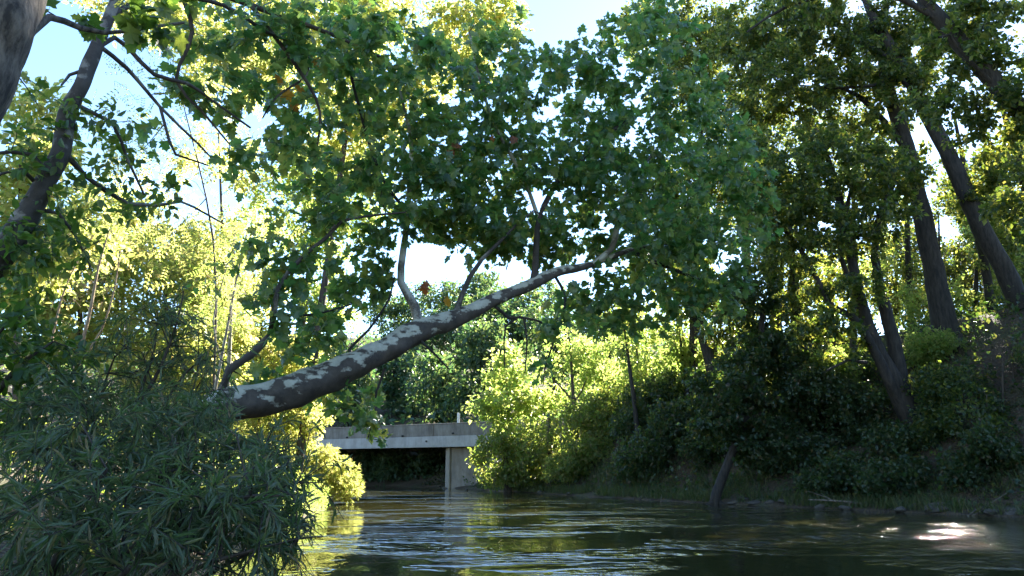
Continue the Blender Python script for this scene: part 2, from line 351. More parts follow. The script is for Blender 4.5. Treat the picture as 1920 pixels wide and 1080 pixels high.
# ------------------------------------------------------------------ leaf templates: along u, across v, out w
def tpl(pts, faces): return np.array(pts, float), np.array(faces)
def lobed():
    half = [(0, .0), (-.06, .18), (-.02, .42), (.17, .29), (.50, .52), (.48, .25), (.72, .29), (.80, .12), (1.0, .0)]
    pts = [(x, y, 0) for x, y in half] + [(x, -y, 0) for x, y in half[1:-1]][::-1]
    pts = [(x, y, -.22 * y * y - .12 * x * x + .04 * math.sin(9 * x + 7 * y)) for x, y, _ in pts]
    c = len(pts); pts.append((.3, 0, .03))
    f = [(c, (i + 1) % c, i) for i in range(c)]
    pts += [(-.35, .012, .05), (-.35, -.012, .05), (0, .014, 0), (0, -.014, 0)]; f += [(c + 1, c + 3, c + 4), (c + 1, c + 4, c + 2)]
    return tpl(pts, f)
def ovate(wd=.27, fold=.08, droop=.12):
    pts = [(0, 0, 0), (.3, wd, fold), (.7, wd * .75, fold * .6 - droop * .5), (1, 0, -droop), (.7, -wd * .75, fold * .6 - droop * .5), (.3, -wd, fold), (.45, 0, -.02)]
    return tpl(pts, [(0, 6, 1), (1, 6, 2), (2, 6, 3), (3, 6, 4), (4, 6, 5), (5, 6, 0)])
def diamond(wd=.34):
    return tpl([(0, 0, 0), (.45, wd, .06), (1, 0, -.08), (.45, -wd, .06)], [(0, 2, 1), (0, 3, 2)])
def lance(wd=.062):
    c = [(0, 0, 0), (.3, 0, .03), (.65, 0, .0), (1, 0, -.12)]
    pts = c + [(.15, wd * .7, .015 + .02), (.4, wd, .05), (.72, wd * .7, .01), (.15, -wd * .7, .035), (.4, -wd, .05), (.72, -wd * .7, .01)]
    f = [(0, 1, 4), (4, 1, 5), (1, 2, 5), (5, 2, 6), (2, 3, 6)]
    f += [(0, 7, 1), (7, 8, 1), (1, 8, 2), (8, 9, 2), (2, 9, 3)]
    return tpl(pts, f)
def pinnate(k=5):
    pts = [(0, .006, 0), (0, -.006, 0), (1, .003, -.25), (1, -.003, -.25)]; f = [(0, 1, 3), (0, 3, 2)]
    for i in range(k):
        x = .18 + .8 * i / (k - 1) if k > 1 else .5; zz = -.25 * x * x
        for s in (1, -1):
            b = len(pts); l = .20 * (1 - .3 * abs(x - .5)); wv = .065
            pts += [(x, 0, zz), (x + .25 * l + wv * .4, s * l * .55, zz + .01), (x + .3 * l, s * l, zz - .03), (x + .25 * l - wv, s * l * .5, zz + .01)]
            f += [(b, b + 1, b + 2), (b, b + 2, b + 3)]
    return tpl(pts, f)
LEAF4 = tpl([(0, 0, 0), (.32, .27, .06), (.72, .21, .0), (1, 0, -.1), (.72, -.21, .0), (.32, -.27, .06)], [(0, 3, 2), (0, 2, 1), (0, 5, 4), (0, 4, 3)])
LOBED5 = tpl([(0, 0, 0), (.0, .38, -.04), (.2, .26, 0), (.5, .46, -.06), (.55, .2, -.03), (1, 0, -.12), (.55, -.2, -.03), (.5, -.46, -.06), (.2, -.26, 0), (0, -.38, -.04)], [(0, 2, 1), (2, 4, 3), (0, 5, 4), (0, 4, 2), (0, 6, 5), (0, 8, 6), (6, 8, 7), (0, 9, 8)])
LOBED, OVATE, DIAM, LANCE, PINN = lobed(), ovate(), diamond(), lance(), pinnate()
LANCE_LITE = tpl([(0, 0, 0), (.4, .085, .04), (1, 0, -.1), (.4, -.085, .04)], [(0, 2, 1), (0, 3, 2)])
SPRAY = None

def norm(a): return a / (np.linalg.norm(a, axis=-1, keepdims=True) + 1e-9)
def leaf_frames(ax, nr):
    ax = norm(ax); s = norm(np.cross(nr, ax)); return ax, s, np.cross(ax, s)
def leaf_cloud(pos, ax, nr, size, T_):
    tv, tf = T_; a, s, n = leaf_frames(ax, nr)
    V = pos[:, None] + size[:, None, None] * (tv[None, :, 0, None] * a[:, None] + tv[None, :, 1, None] * s[:, None] + tv[None, :, 2, None] * n[:, None])
    Fc = (np.arange(len(pos)) * len(tv))[:, None, None] + tf[None]
    return V.reshape(-1, 3), Fc.reshape(-1, 3)

LEAF_MESH = {}
def single_leaf(T_, m, key):
    k = (key, m.name)
    if k not in LEAF_MESH: LEAF_MESH[k] = mesh_np('leaf', T_[0], T_[1], m)
    return LEAF_MESH[k]

CAM = np.array((0, 0, H))
def visible_size(pos, size):
    rel = pos - CAM; zc = rel[:, 1] * CP + rel[:, 2] * SP; yc = rel[:, 2] * CP - rel[:, 1] * SP
    px = 960 + F * rel[:, 0] / zc; py = 540 - F * yc / zc
    ok = (zc > .3) & (px > -10) & (px < 1930) & (py > -10) & (py < 1090)
    return np.where(ok, size / np.maximum(zc, .1), 0)

def blob_points(rng, blobs, n):
    """n points spread through the crown's ellipsoids by their size"""
    wts = np.array([b[3] * b[4] * (b[6] if len(b) > 6 else 1) * T(b[1], b[2]) ** 2 for b in blobs]); k = rng.multinomial(n, wts / wts.sum())
    out = []
    for b, c in zip(blobs, k):
        d = norm(rng.normal(size=(c, 3))); r = rng.random(c) ** .45
        t = T(b[1], b[2]); out.append(P(*b[:3]) + d * r[:, None] * np.array((b[3] * t, b[5], b[4] * t)))
    return np.vstack(out)
def blob_area(blobs):
    return sum(math.pi * b[3] * b[4] * T(b[1], b[2]) ** 2 * (b[6] if len(b) > 6 else 1) for b in blobs)

def grow(nodes, rad, att, rng, step, sag, tip, direct=0):
    """join every attractor to the nearest wood already there by a bent shoot"""
    cap = len(nodes) + sum(1 for _ in att) * 14
    A = np.zeros((cap, 3)); r = np.zeros(cap); n = len(nodes); A[:n] = nodes; r[:n] = rad
    d0 = np.array([np.min(np.linalg.norm(nodes - a, axis=1)) for a in att])
    chains = []
    for a in att[np.argsort(d0)]:
        d = np.linalg.norm(A[:n] - a, axis=1); i = int(np.argmin(d)); L = d[i]
        if L < 1e-4: continue
        if direct and L < .34: a = A[i] + (a - A[i]) * (.34 / max(L, .02)); L = .34
        k = int(np.clip(L / step, 2, 12 if direct else 9)) + 1
        t = np.linspace(0, 1, k)
        j = rng.normal(size=(2, 3)) * L * .10
        path = A[i] + (a - A[i]) * t[:, None] + j[0] * np.sin(t * np.pi)[:, None] + j[1] * np.sin(t * 2 * np.pi)[:, None] * .6
        path[:, 2] += sag * L * np.sin(t * np.pi)
        r0 = min(r[i] * .75, tip + .011 * L); rr = tip + (r0 - tip) * (1 - t)
        chains.append((path, rr))
        if n + k < cap and rng.random() >= direct:
            A[n:n + k - 1] = path[1:]; r[n:n + k - 1] = rr[1:]; n += k - 1
    return chains

def leaves_on(chains, n, rng, spread, droop, size, along=False, up=1.0, frm=.15):
    """positions, axes, normals, sizes of n leaves set along the shoots"""
    L = np.array([np.linalg.norm(np.diff(c[0], axis=0), axis=1).sum() for c in chains]) + .05
    k = rng.multinomial(n, L / L.sum()) if along else rng.multinomial(n, L / L.sum() * .6 + np.full(len(L), .4 / len(L)))
    pos, ax, nr = [], [], []
    pw = 1.0 if along else .7
    for (path, _), c in zip(chains, k):
        if not c: continue
        t = frm + (1 - frm) * rng.random(c) ** pw; m = len(path) - 1
        f = np.minimum(t * m, m - 1e-6); i = f.astype(int); f = (f - i)[:, None]
        tg = norm(path[i + 1] - path[i]); p = path[i] * (1 - f) + path[i + 1] * f
        rd = norm(np.cross(tg, rng.normal(size=(c, 3))))
        if along:
            a = tg * .75 + rd * rng.uniform(.25, .8, (c, 1)) + rng.normal(size=(c, 3)) * .22; a[:, 2] -= droop
            pos.append(p + rd * .004); ax.append(a); nr.append(np.cross(rd, tg) * .5 + rng.normal(size=(c, 3)) * .3 + (0, 0, up * .7))
        else:
            a = tg * .35 + rd * .8 + rng.normal(size=(c, 3)) * .35; a[:, 2] -= droop
            pos.append(p + rd * spread * rng.random((c, 1)) + rng.normal(size=(c, 3)) * spread * .5)
            ax.append(a); nr.append(rng.normal(size=(c, 3)) * .55 + (0, 0, up))
    pos, ax, nr = map(np.vstack, (pos, ax, nr))
    return pos, ax, nr, size * rng.uniform(.5, 1.35, len(pos))

def put_leaves(rt, base, pos, ax, nr, sz, T_, m, single=0, key='leaf', part='foliage'):
    sel = np.zeros(len(pos), bool)
    if single:
        vs = visible_size(pos, sz); sel[np.argsort(-vs)[:single]] = True; sel &= vs > 0
        a, s, n = leaf_frames(ax[sel], nr[sel]); me = single_leaf(T_, m, key)
        for p, aa, ss, nn, z in zip(pos[sel] - base, a, s, n, sz[sel]):
            o = bpy.data.objects.new('leaf', me); COL.objects.link(o); o.parent = rt
            o.matrix_local = Matrix(((aa[0] * z, ss[0] * z, nn[0] * z, p[0]), (aa[1] * z, ss[1] * z, nn[1] * z, p[1]), (aa[2] * z, ss[2] * z, nn[2] * z, p[2]), (0, 0, 0, 1)))
    k = ~sel
    sdv = np.array(sd[:])
    for p0, rad_ in BEAMS:
        r_ = pos - np.array(p0); al = r_ @ sdv; dd = np.linalg.norm(r_ - al[:, None] * sdv, axis=1)
        k &= ~((al > 1.2) & (dd < rad_ * (.6 + .8 * value_noise(pos, 1.3, 5))))
    rel = norm(pos - CAM); gap = (rel @ np.array(sd[:])) > math.cos(R(.75)); k &= ~(gap & (np.random.default_rng(3).random(len(pos)) > .12))
    V, Fc = leaf_cloud(pos[k] - base, ax[k], nr[k], sz[k], T_)
    return tag(link(part, mesh_np(part, V, Fc, m), rt), kind='stuff')

BEAMS = [((9.4, 14.6, 0), .8), ((8.2, 13.8, 0), .55), ((10.6, 15.2, 0), .75), ((9.6, 13.1, 0), .7), ((7.0, 14.6, 0), .35), ((12.0, 16.4, 0), .5), ((11.6, 14.4, 0), .5), ((8.8, 15.6, 0), .4), ((11.4, 21.8, 3.2), .4), ((12.6, 20.6, 4.4), .35), ((12.0, 19.4, 1.2), .4)]
SEED = [100]
COVER = 1.75
def limb_pts(pix, step):
    q = np.array([(*P(a, b, y), wpx * .5 * T(b, y)) for a, b, y, wpx in pix])
    return catmull(q, step)
def woody(name, label, cat, limbs, blobs, leaf='ovate', size=.1, m='dark_leaf', bark='bark_dark', cov=3.0, lpc=26, group=None, single=0,
          spread=None, droop=.25, sag=.06, step=.35, tip=.004, sides=8, grounded=True, along=False, limbbark=None, extra=0, up=1.0, key=None, twigbark='twig', attach_all=False, frm=.15, nmax=None, tsides=0, tstep=0, fit=False, direct=0):
    """a tree or shrub: limbs (first = trunk) in pixels+distance, shoots grown into its crown, leaves on the shoots"""
    SEED[0] += 1; rng = np.random.default_rng(SEED[0])
    if fit:
        fx, fy, fY = limbs[0][1][0][:3]; d = P(fx, fy, 1.0) - CAM; yy = np.linspace(12, 70, 300)
        q = CAM + d * yy[:, None]; hit = np.nonzero(q[:, 2] < ground(q[:, :2]))[0]
        if len(hit) and yy[hit[0]] < fY * 1.45:
            k = yy[hit[0]] / fY
            limbs = [(nm, [(a, b_, y * k, wd) for a, b_, y, wd in px]) for nm, px in limbs]
            blobs = [(b_[0], b_[1], b_[2] * k, *b_[3:]) for b_ in blobs]
    T_ = dict(lobed=LOBED, lobed5=LOBED5, ovate=OVATE, diamond=DIAM, leaf4=LEAF4, lance=LANCE, lancelite=LANCE_LITE, pinnate=PINN)[leaf]
    L = [(nm, limb_pts(px, tstep if tstep and i == 0 else step)) for i, (nm, px) in enumerate(limbs)]
    t0 = L[0][1]
    if grounded:
        p0 = t0[0]; g = gz(p0[0], p0[1])
        if p0[2] > g + .1:
            k = max(2, int((p0[2] - g) / step)); dirn = t0[0, :3] - t0[min(3, len(t0) - 1), :3]
            dirn = dirn / max(.3, -dirn[2]) if dirn[2] < -.05 else np.array((0, 0, -1.))
            dirn[:2] = np.clip(dirn[:2], -.5, .5); drop = (p0[2] - g + .15)
            ts = np.linspace(1, 0, k, endpoint=False)[:, None]
            ext = np.c_[p0[:3] + np.c_[dirn[:2][None] * ts * drop * .6, -ts * drop], p0[3] * (1 + .35 * ts ** 2)]
            t0 = np.vstack([ext, t0]); L[0] = (L[0][0], t0)
    b = t0[0, :3].copy(); b[2] = gz(b[0], b[1]) if grounded else b[2]
    rt = root(name, b, label, cat, group)
    nodes, rads = [], []
    for i, (nm, q) in enumerate(L):
        sd_ = (tsides or sides + 4) if i == 0 else sides
        V, Fq = tube(q[:, :3] - b, q[:, 3], sd_)
        V += (np.stack([value_noise(V, 5, s + SEED[0]) for s in range(3)], 1) - .5) * np.repeat(q[:, 3], sd_)[:, None] * .35
        if tsides and i == 0:
            c0 = np.repeat(q[:, :3] - b, sd_, 0); rd = norm(V - c0); rel_ = V - c0
            V = V + rd * (np.abs(fbm(np.c_[rel_[:, :2] * 60, V[:, 2:] * 9], .35, 7, 3) - .5) * 2 * (.10 if 'syc' not in bark else .03) * np.repeat(q[:, 3], sd_))[:, None]
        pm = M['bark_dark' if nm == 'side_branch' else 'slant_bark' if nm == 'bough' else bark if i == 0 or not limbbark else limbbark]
        me = mesh_np(nm, V, Fq, pm, True)
        if 'syc' in pm.name or 'sycamore' in pm.name:
            at = me.attributes.new('plate', 'FLOAT', 'POINT'); pl = fbm(V, 7, 5 + i, 3)
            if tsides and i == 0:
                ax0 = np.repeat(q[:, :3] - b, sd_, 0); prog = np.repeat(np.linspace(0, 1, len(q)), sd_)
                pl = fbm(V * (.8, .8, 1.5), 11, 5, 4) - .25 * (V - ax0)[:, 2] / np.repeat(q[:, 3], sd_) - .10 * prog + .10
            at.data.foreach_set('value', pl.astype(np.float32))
        link(nm, me, rt)
        lo = 0 if (i or attach_all) else len(q) // 3
        nodes.append(q[lo:, :3]); rads.append(q[lo:, 3])
    nodes, rads = np.vstack(nodes), np.concatenate(rads)
    sarea = dict(lobed=.42, lobed5=.42, ovate=.34, diamond=.32, leaf4=.34, lance=.1, lancelite=.085, pinnate=.22)[leaf] * size * size
    n = int(cov * (1.0 if single else COVER) * blob_area(blobs) / sarea)
    if nmax: n = min(n, nmax)
    att = blob_points(rng, blobs, max(8, n // lpc))
    ch = grow(nodes, rads, att, rng, step, sag, tip, direct)
    acc = Acc(); s2 = 4 if single else 3
    for path, rr in ch: acc.add(*tube(path - b, rr, s2))
    tag(link('twigs', acc.mesh('twigs', M[twigbark]), rt), kind='stuff')
    pos, ax, nr, sz = leaves_on(ch, n, rng, spread if spread is not None else size * 1.3, droop, size, along, up, frm)
    put_leaves(rt, b, pos, ax, nr, sz, T_, M[m], single, key or leaf)
    return rt, b, ch

# ------------------------------------------------------------------ the bridge
BR, BL = np.array((-1.9, 45.0)), np.array((-13.8, 52.2))
bd = (BR - BL) / np.linalg.norm(BR - BL); bn = np.array((-bd[1], bd[0]))      # along, away from the camera
if bn[1] < 0: bn = -bn
ang = math.atan2(bd[1], bd[0])
def ztop(py, px, Y): return P(px, py, Y)[2]
zt = ztop(793, 900, 45.0); zm = ztop(815.5, 900, 45.0); zb = ztop(837, 900, 45.0)
bo = np.array((BL[0] - bd[0] * 14, BL[1] - bd[1] * 14)); BLEN = 36.0
br = root('concrete_bridge', (bo[0], bo[1], 0), 'low concrete road bridge with stained parapet crossing the river', 'bridge'); br.rotation_euler = (0, 0, ang)
def bpart(name, boxes, m, kind=None, par=None, bev=.02):
    a = Acc()
    for c, s in boxes: a.add(*box_np(c, s))
    o = link(name, a.mesh(name, M[m], False), par or br)
    if bev:
        bm_ = o.modifiers.new('bevel', 'BEVEL'); bm_.width = bev; bm_.segments = 2
    return o
sl_d = BLEN / 5                                   # parapet cast in lengths with open joints
s813 = 26.4
edges = [0, 6.2, 13.4, 21.8 - .6, 29.6 - 1.0, BLEN]
# put one joint where the photograph shows it (px 813)
def along(px):
    lo, hi = 0, BLEN
    for _ in range(40):
        mid = (lo + hi) / 2; q = bo + bd * mid
        if 960 + F * q[0] / (q[1] * CP + 2.5 * SP) < px: lo = mid
        else: hi = mid
    return lo
j1, j2 = along(813), along(596)
edges = [0, j2 - 7, j2, j1, j1 + 7, BLEN]
for e0, e1 in zip(edges[:-1], edges[1:]):
    bpart('parapet', [(((e0 + e1) / 2, .14, (zt + zm) / 2), (e1 - e0 - .03, .28, zt - zm - .006))], 'parapet')
bpart('coping', [((BLEN / 2, .14, zt + .035), (BLEN, .34, .07))], 'parapet')
bpart('girder', [((BLEN / 2, .20, (zm + zb) / 2), (BLEN, .46, zm - zb))], 'girder')
bpart('deck', [((BLEN / 2, 4.2, (zm + zb) / 2 + .08), (BLEN - .1, 7.5, zm - zb - .22))], 'deck')
bpart('rear_girder', [((BLEN / 2, 8.2, (zm + zb) / 2), (BLEN, .46, zm - zb))], 'girder')
bpart('rear_parapet', [((BLEN / 2, 8.3, (zt + zm) / 2), (BLEN, .28, zt - zm - .006))], 'parapet')
pa, pb_ = along(834), along(834) + 4.2
bpart('pier', [(((pa + pb_) / 2, 4.0, (zb - 1.2) / 2 - .004), (pb_ - pa, 6.6, zb + 1.2 - .01))], 'pier', bev=.06)
bpart('pier_lit_edge', [((pa - .16, 4.0, (zb - 1.2) / 2 - .004), (.34, 6.9, zb + 1.2 - .012))], 'pier_lit', bev=.08)  # left edge of the pier as a strip, its lit look in the colour
for px, zz in ((652, .10), (756, .08), (850, .16), (801, -.28)):
    s = along(px); V, Fq = tube([(s, .3, zm + zz), (s, -.10, zm + zz - .02)], [.055, .055], 10)
    Vc, Fc = tube([(s, -.09, zm + zz - .02), (s, -.095, zm + zz - .02)], [.05, .001], 10)  # dark disc just inside the mouth stands for the shaded hole
    a = Acc(); a.add(V, Fq); a.add(Vc, Fc); link('drain_pipe', a.mesh('drain_pipe', M['dark_hole'], False), br)
s = along(857); q = bo + bd * s + bn * .16
pr = root('marker_post', (q[0], q[1], zt + .07), 'short white marker post standing on the bridge parapet', 'post')
a = Acc(); a.add(*box_np((-.05, 0, .31), (.10, .05, .62))); o = link('post', a.mesh('post', M['post'], False), pr)
a = Acc(); a.add(*box_np((.035, .02, .29), (.05, .03, .56))); link('brace', a.mesh('brace', M['post'], False), pr)

# ------------------------------------------------------------------ the leaning sycamore
TR = [(330, 805, 7.7, 66), (415, 762, 8.0, 64), (500, 746, 8.25, 63), (590, 715, 8.5, 63), (700, 667, 8.9, 47), (791, 618, 9.3, 42), (861, 595, 9.6, 33), (928, 561, 9.9, 26), (985, 539, 10.2, 22), (1037, 513, 10.4, 19), (1105, 497, 10.8, 13), (1180, 470, 11.2, 9), (1260, 455, 11.6, 6)]
LB = [('trunk', TR),
 ('limb', [(787, 612, 9.28, 20), (778, 575, 9.3, 17), (765, 555, 9.3, 16), (752, 530, 9.3, 15), (752, 500, 9.3, 14), (757, 465, 9.3, 12), (765, 400, 9.3, 11), (768, 340, 9.3, 9), (770, 260, 9.3, 7), (750, 170, 9.2, 5)]),
 ('bough', [(853, 592, 9.55, 13), (868, 548, 9.6, 10), (880, 520, 9.6, 9), (905, 485, 9.6, 8), (930, 460, 9.7, 7), (965, 425, 9.8, 5), (1000, 395, 9.9, 4)]),
 ('bough', [(1000, 532, 10.25, 15), (1004, 500, 10.3, 13), (1006, 450, 10.35, 12), (1012, 405, 10.4, 11), (1038, 352, 10.5, 10), (1056, 325, 10.5, 9), (1092, 300, 10.6, 8), (1120, 262, 10.7, 8), (1180, 226, 10.9, 7), (1245, 186, 11.2, 5)]),
 ('limb', [(1110, 496, 10.8, 11), (1145, 468, 10.9, 11), (1157, 430, 10.9, 11), (1164, 395, 11, 10), (1175, 365, 11, 9), (1200, 320, 11.1, 7), (1230, 280, 11.2, 5)]),
 ('bough', [(412, 740, 8.0, 20), (430, 692, 8.0, 17), (476, 662, 8.05, 15), (510, 617, 8.1, 13), (515, 570, 8.1, 12), (521, 540, 8.1, 10), (542, 508, 8.2, 9), (576, 474, 8.3, 8), (612, 445, 8.4, 7), (640, 415, 8.4, 6), (690, 405, 8.5, 5), (760, 398, 8.6, 3)]),
 ('side_branch', [(517, 590, 8.1, 6), (560, 592, 8.3, 5), (610, 585, 8.5, 4), (660, 570, 8.6, 3)]),
 ('side_branch', [(660, 680, 8.8, 6), (655, 655, 8.8, 6), (690, 620, 8.9, 5), (730, 560, 9, 4), (740, 520, 9.1, 3)]),
 ('side_branch', [(925, 572, 9.9, 7), (955, 597, 9.9, 6), (975, 595, 9.9, 5), (1005, 600, 10, 4), (1040, 618, 10, 3)]),
 ('side_branch', [(972, 595, 9.9, 4), (948, 612, 9.9, 4), (945, 640, 9.9, 3), (946, 690, 9.9, 2)]),
 ('side_branch', [(982, 596, 9.9, 4), (988, 640, 9.9, 3), (984, 700, 9.9, 2)]),
 ('side_branch', [(788, 638, 9.2, 5), (815, 664, 9.2, 4), (842, 692, 9.2, 3)]),
 ('side_branch', [(722, 690, 9, 5), (706, 735, 9, 4), (698, 790, 9, 3), (690, 820, 9, 2)]),
 ('side_branch', [(1040, 516, 10.4, 6), (1060, 560, 10.3, 5), (1045, 620, 10.2, 4), (1022, 690, 10.2, 3), (1018, 725, 10.2, 2)]),
 ('side_branch', [(765, 400, 9.3, 7), (720, 340, 9.1, 6), (690, 260, 9, 6), (660, 150, 8.8, 5), (640, 60, 8.6, 5), (600, 20, 8.5, 4)]),
 ('limb', [(1010, 410, 10.4, 8), (980, 330, 10.2, 7), (930, 240, 10, 6), (900, 150, 9.8, 5), (880, 60, 9.6, 4)]),
 ('side_branch', [(1180, 470, 11.2, 8), (1250, 500, 11.4, 7), (1330, 530, 11.6, 5), (1390, 540, 11.8, 4)])]
BLB = [(560, 560, 8.4, 90, 90, .7, .8), (520, 470, 8.4, 70, 70, .6, .7), (600, 400, 8.6, 90, 80, .7, .8), (570, 640, 8.5, 90, 40, .6, .9), (640, 530, 8.9, 80, 90, .7, .8),
 (690, 790, 9, 42, 45, .35, .9), (625, 750, 9, 50, 45, .4, .7), (700, 715, 9.1, 60, 28, .4, .7), (500, 700, 8.3, 50, 25, .4, .4), (430, 560, 8.3, 50, 60, .5, .35),
 (740, 330, 9.3, 170, 120, 1.1), (690, 140, 9, 190, 130, 1.1), (560, 250, 8.8, 110, 110, .9, .9), (860, 230, 10, 180, 170, 1.3), (1030, 330, 10.6, 170, 170, 1.3, 1.1), (1180, 340, 11, 180, 170, 1.4, 1.2), (1270, 460, 11.6, 140, 120, 1.2, 1.1),
 (1180, 150, 11.2, 170, 120, 1.4), (1330, 260, 12, 110, 140, 1.2), (1190, 570, 11, 120, 60, .8, 1), (1040, 610, 10.1, 45, 50, .4, 1), (1018, 690, 10.2, 16, 45, .25, 1), (1140, 610, 10.5, 40, 25, .3, 1),
 (1320, 560, 11.6, 90, 60, .8), (900, 430, 10.4, 120, 60, .9), (640, 640, 8.9, 60, 30, .5, .8), (1000, 130, 10.5, 110, 80, 1), (870, 350, 9.8, 110, 90, .9), (1080, 455, 11.8, 90, 40, .6), (900, 490, 10.6, 70, 40, .5, .8), (1010, 440, 11.2, 80, 50, .6, .9), (690, 480, 9, 60, 50, .6, .9), (880, 400, 9.7, 110, 70, .8, .9), (1130, 555, 10.8, 80, 40, .7, 1), (720, 430, 9.1, 80, 40, .6, .7), (700, 515, 9.1, 45, 40, .4, .8), (930, 465, 10.6, 60, 40, .5, 1), (1010, 480, 11.1, 60, 36, .5, 1), (665, 450, 9, 45, 35, .4, .9), (1220, 40, 11.4, 100, 50, .8), (930, 60, 10.2, 60, 60, .8, .7), (1380, 380, 12, 80, 120, 1, .9)]
syc, sb, sch = woody('leaning_sycamore', 'big sycamore leaning out over the river with mottled cream and brown trunk', 'tree', LB, BLB, 'lobed', .128, 'syc_leaf', 'syc_bark', 1.8, 12,
      single=300, spread=.10, droop=.35, sag=.03, step=.16, tip=.0032, sides=10, limbbark='syc_limb', tsides=64, tstep=.03, up=.65)
# rust and orange leaves that stand out on it
rng = np.random.default_rng(5)
for i, (px, py, Yd, wpx, k) in enumerate([(860, 270, 9.2, 22, 'rust_leaf'), (852, 288, 9.2, 18, 'rust_leaf'), (925, 258, 9.3, 16, 'rust_leaf'), (966, 257, 9.4, 16, 'rust_leaf'), (795, 535, 9.2, 18, 'rust_leaf'), (803, 530, 9.2, 16, 'rust_leaf'), (790, 541, 9.2, 16, 'rust_leaf'),
        (545, 172, 7.6, 24, 'orange_leaf'), (570, 176, 7.6, 22, 'orange_leaf'), (528, 158, 7.6, 20, 'orange_leaf'), (548, 192, 7.6, 19, 'orange_leaf'), (590, 112, 7.8, 19, 'orange_leaf'), (560, 100, 7.8, 17, 'orange_leaf'), (835, 560, 9.3, 18, 'orange_leaf')]):
    o = link('leaf', single_leaf(LOBED, M[k], 'lobed'), syc); p = P(px, py, Yd) - sb; z = wpx * T(py, Yd) * 1.15
    a, s, n = leaf_frames(rng.normal(size=(1, 3)) + (0, 0, -.8), rng.normal(size=(1, 3)) * .5 + (0, -.9, .3))
    o.matrix_local = Matrix([(a[0][r] * z, s[0][r] * z, n[0][r] * z, p[r]) for r in range(3)] + [(0, 0, 0, 1)])
    o['label'] = 'rust red dry leaf' if k == 'rust_leaf' else 'orange yellow autumn leaf'

# ------------------------------------------------------------------ near left: two trunks and their low branches
woody('shore_tree', 'thick grey barked trunk close by, cut off by the upper left corner', 'tree',
      [('trunk', [(-230, 520, 3.3, 120), (-150, 370, 3.35, 100), (-90, 255, 3.4, 92), (-46, 180, 3.45, 88), (-8, 110, 3.5, 86), (22, 45, 3.5, 84), (36, -20, 3.55, 82), (48, -120, 3.55, 80), (60, -260, 3.6, 76)]),
       ('limb', [(-70, 290, 3.5, 44), (-14, 222, 3.6, 34), (16, 160, 3.7, 30), (34, 105, 3.8, 20), (60, 60, 4, 14), (92, 32, 4.1, 13), (150, 52, 4.4, 11), (195, 62, 4.6, 8), (260, 54, 4.8, 7), (345, 42, 5, 5)])],
      [(120, 60, 4.4, 90, 60, .5, .5), (300, 70, 4.9, 90, 45, .5, .7), (230, 20, 4.6, 120, 40, .6, .6), (80, 200, 4.0, 40, 60, .4, .3)], 'lobed', .12, 'near_leaf', 'bark_grey', 1.5, 9,
      single=200, spread=.07, droop=.35, step=.12, tip=.0022, sides=12, tsides=40, tstep=.05)
woody('pale_trunk_tree', 'slanting pale mottled trunk with dark drooping leafy branches left of the sky gap', 'tree',
      [('trunk', [(-60, 560, 5.3, 54), (20, 455, 5.4, 46), (80, 350, 5.5, 38), (112, 290, 5.5, 33), (128, 210, 5.6, 30), (148, 165, 5.6, 27), (180, 95, 5.7, 24), (205, 30, 5.8, 20), (240, -60, 6, 16)]),
       ('limb', [(172, 115, 5.7, 10), (215, 70, 5.9, 9), (290, 140, 6.2, 8), (350, 156, 6.4, 7), (400, 190, 6.7, 5), (470, 240, 7, 4)]),
       ('limb', [(120, 285, 5.5, 12), (160, 330, 5.7, 9), (240, 382, 6, 8), (290, 385, 6.2, 7), (340, 378, 6.4, 5), (420, 420, 6.7, 3)]),
       ('limb', [(150, 200, 5.6, 9), (210, 230, 5.8, 7), (240, 300, 6, 5), (270, 365, 6.1, 4)]),
       ('limb', [(95, 330, 5.5, 8), (60, 290, 5.3, 8), (20, 285, 5.2, 7), (-30, 290, 5.1, 7)]),
       ('limb', [(70, 345, 5.5, 8), (40, 318, 5.3, 7), (5, 325, 5.2, 5), (-30, 345, 5.1, 5)]),
       ('limb', [(60, 390, 5.5, 9), (110, 400, 5.6, 7), (140, 440, 5.7, 5), (170, 500, 5.8, 3)]),
       ('limb', [(185, 85, 5.7, 9), (240, 130, 6, 8), (300, 200, 6.4, 6), (340, 240, 6.6, 5), (372, 270, 6.8, 4), (400, 300, 7, 3)]),
       ('limb', [(160, 130, 5.6, 7), (130, 140, 5.6, 6), (115, 160, 5.5, 4)]),
       ('limb', [(205, 30, 5.8, 12), (300, -10, 6.2, 10), (420, 10, 6.7, 8), (500, 60, 7.1, 7), (570, 90, 7.5, 6), (575, 140, 7.5, 5), (520, 180, 7.4, 4), (492, 222, 7.4, 3)])],
      [(180, 250, 5.8, 110, 60, .5, .55), (250, 350, 6.1, 110, 50, .5, .55), (130, 400, 5.7, 110, 70, .5, .7), (80, 470, 5.5, 110, 55, .5, .8), (60, 560, 5.4, 80, 60, .4, .6), (60, 300, 5.4, 60, 80, .4, .6), (30, 600, 5.3, 70, 50, .4, .6)],
      'ovate', .085, 'near_leaf', 'slant_bark', 2.6, 10, single=220, spread=.06, droop=.3, step=.14, tip=.0022, sides=10, tsides=32, tstep=.05)
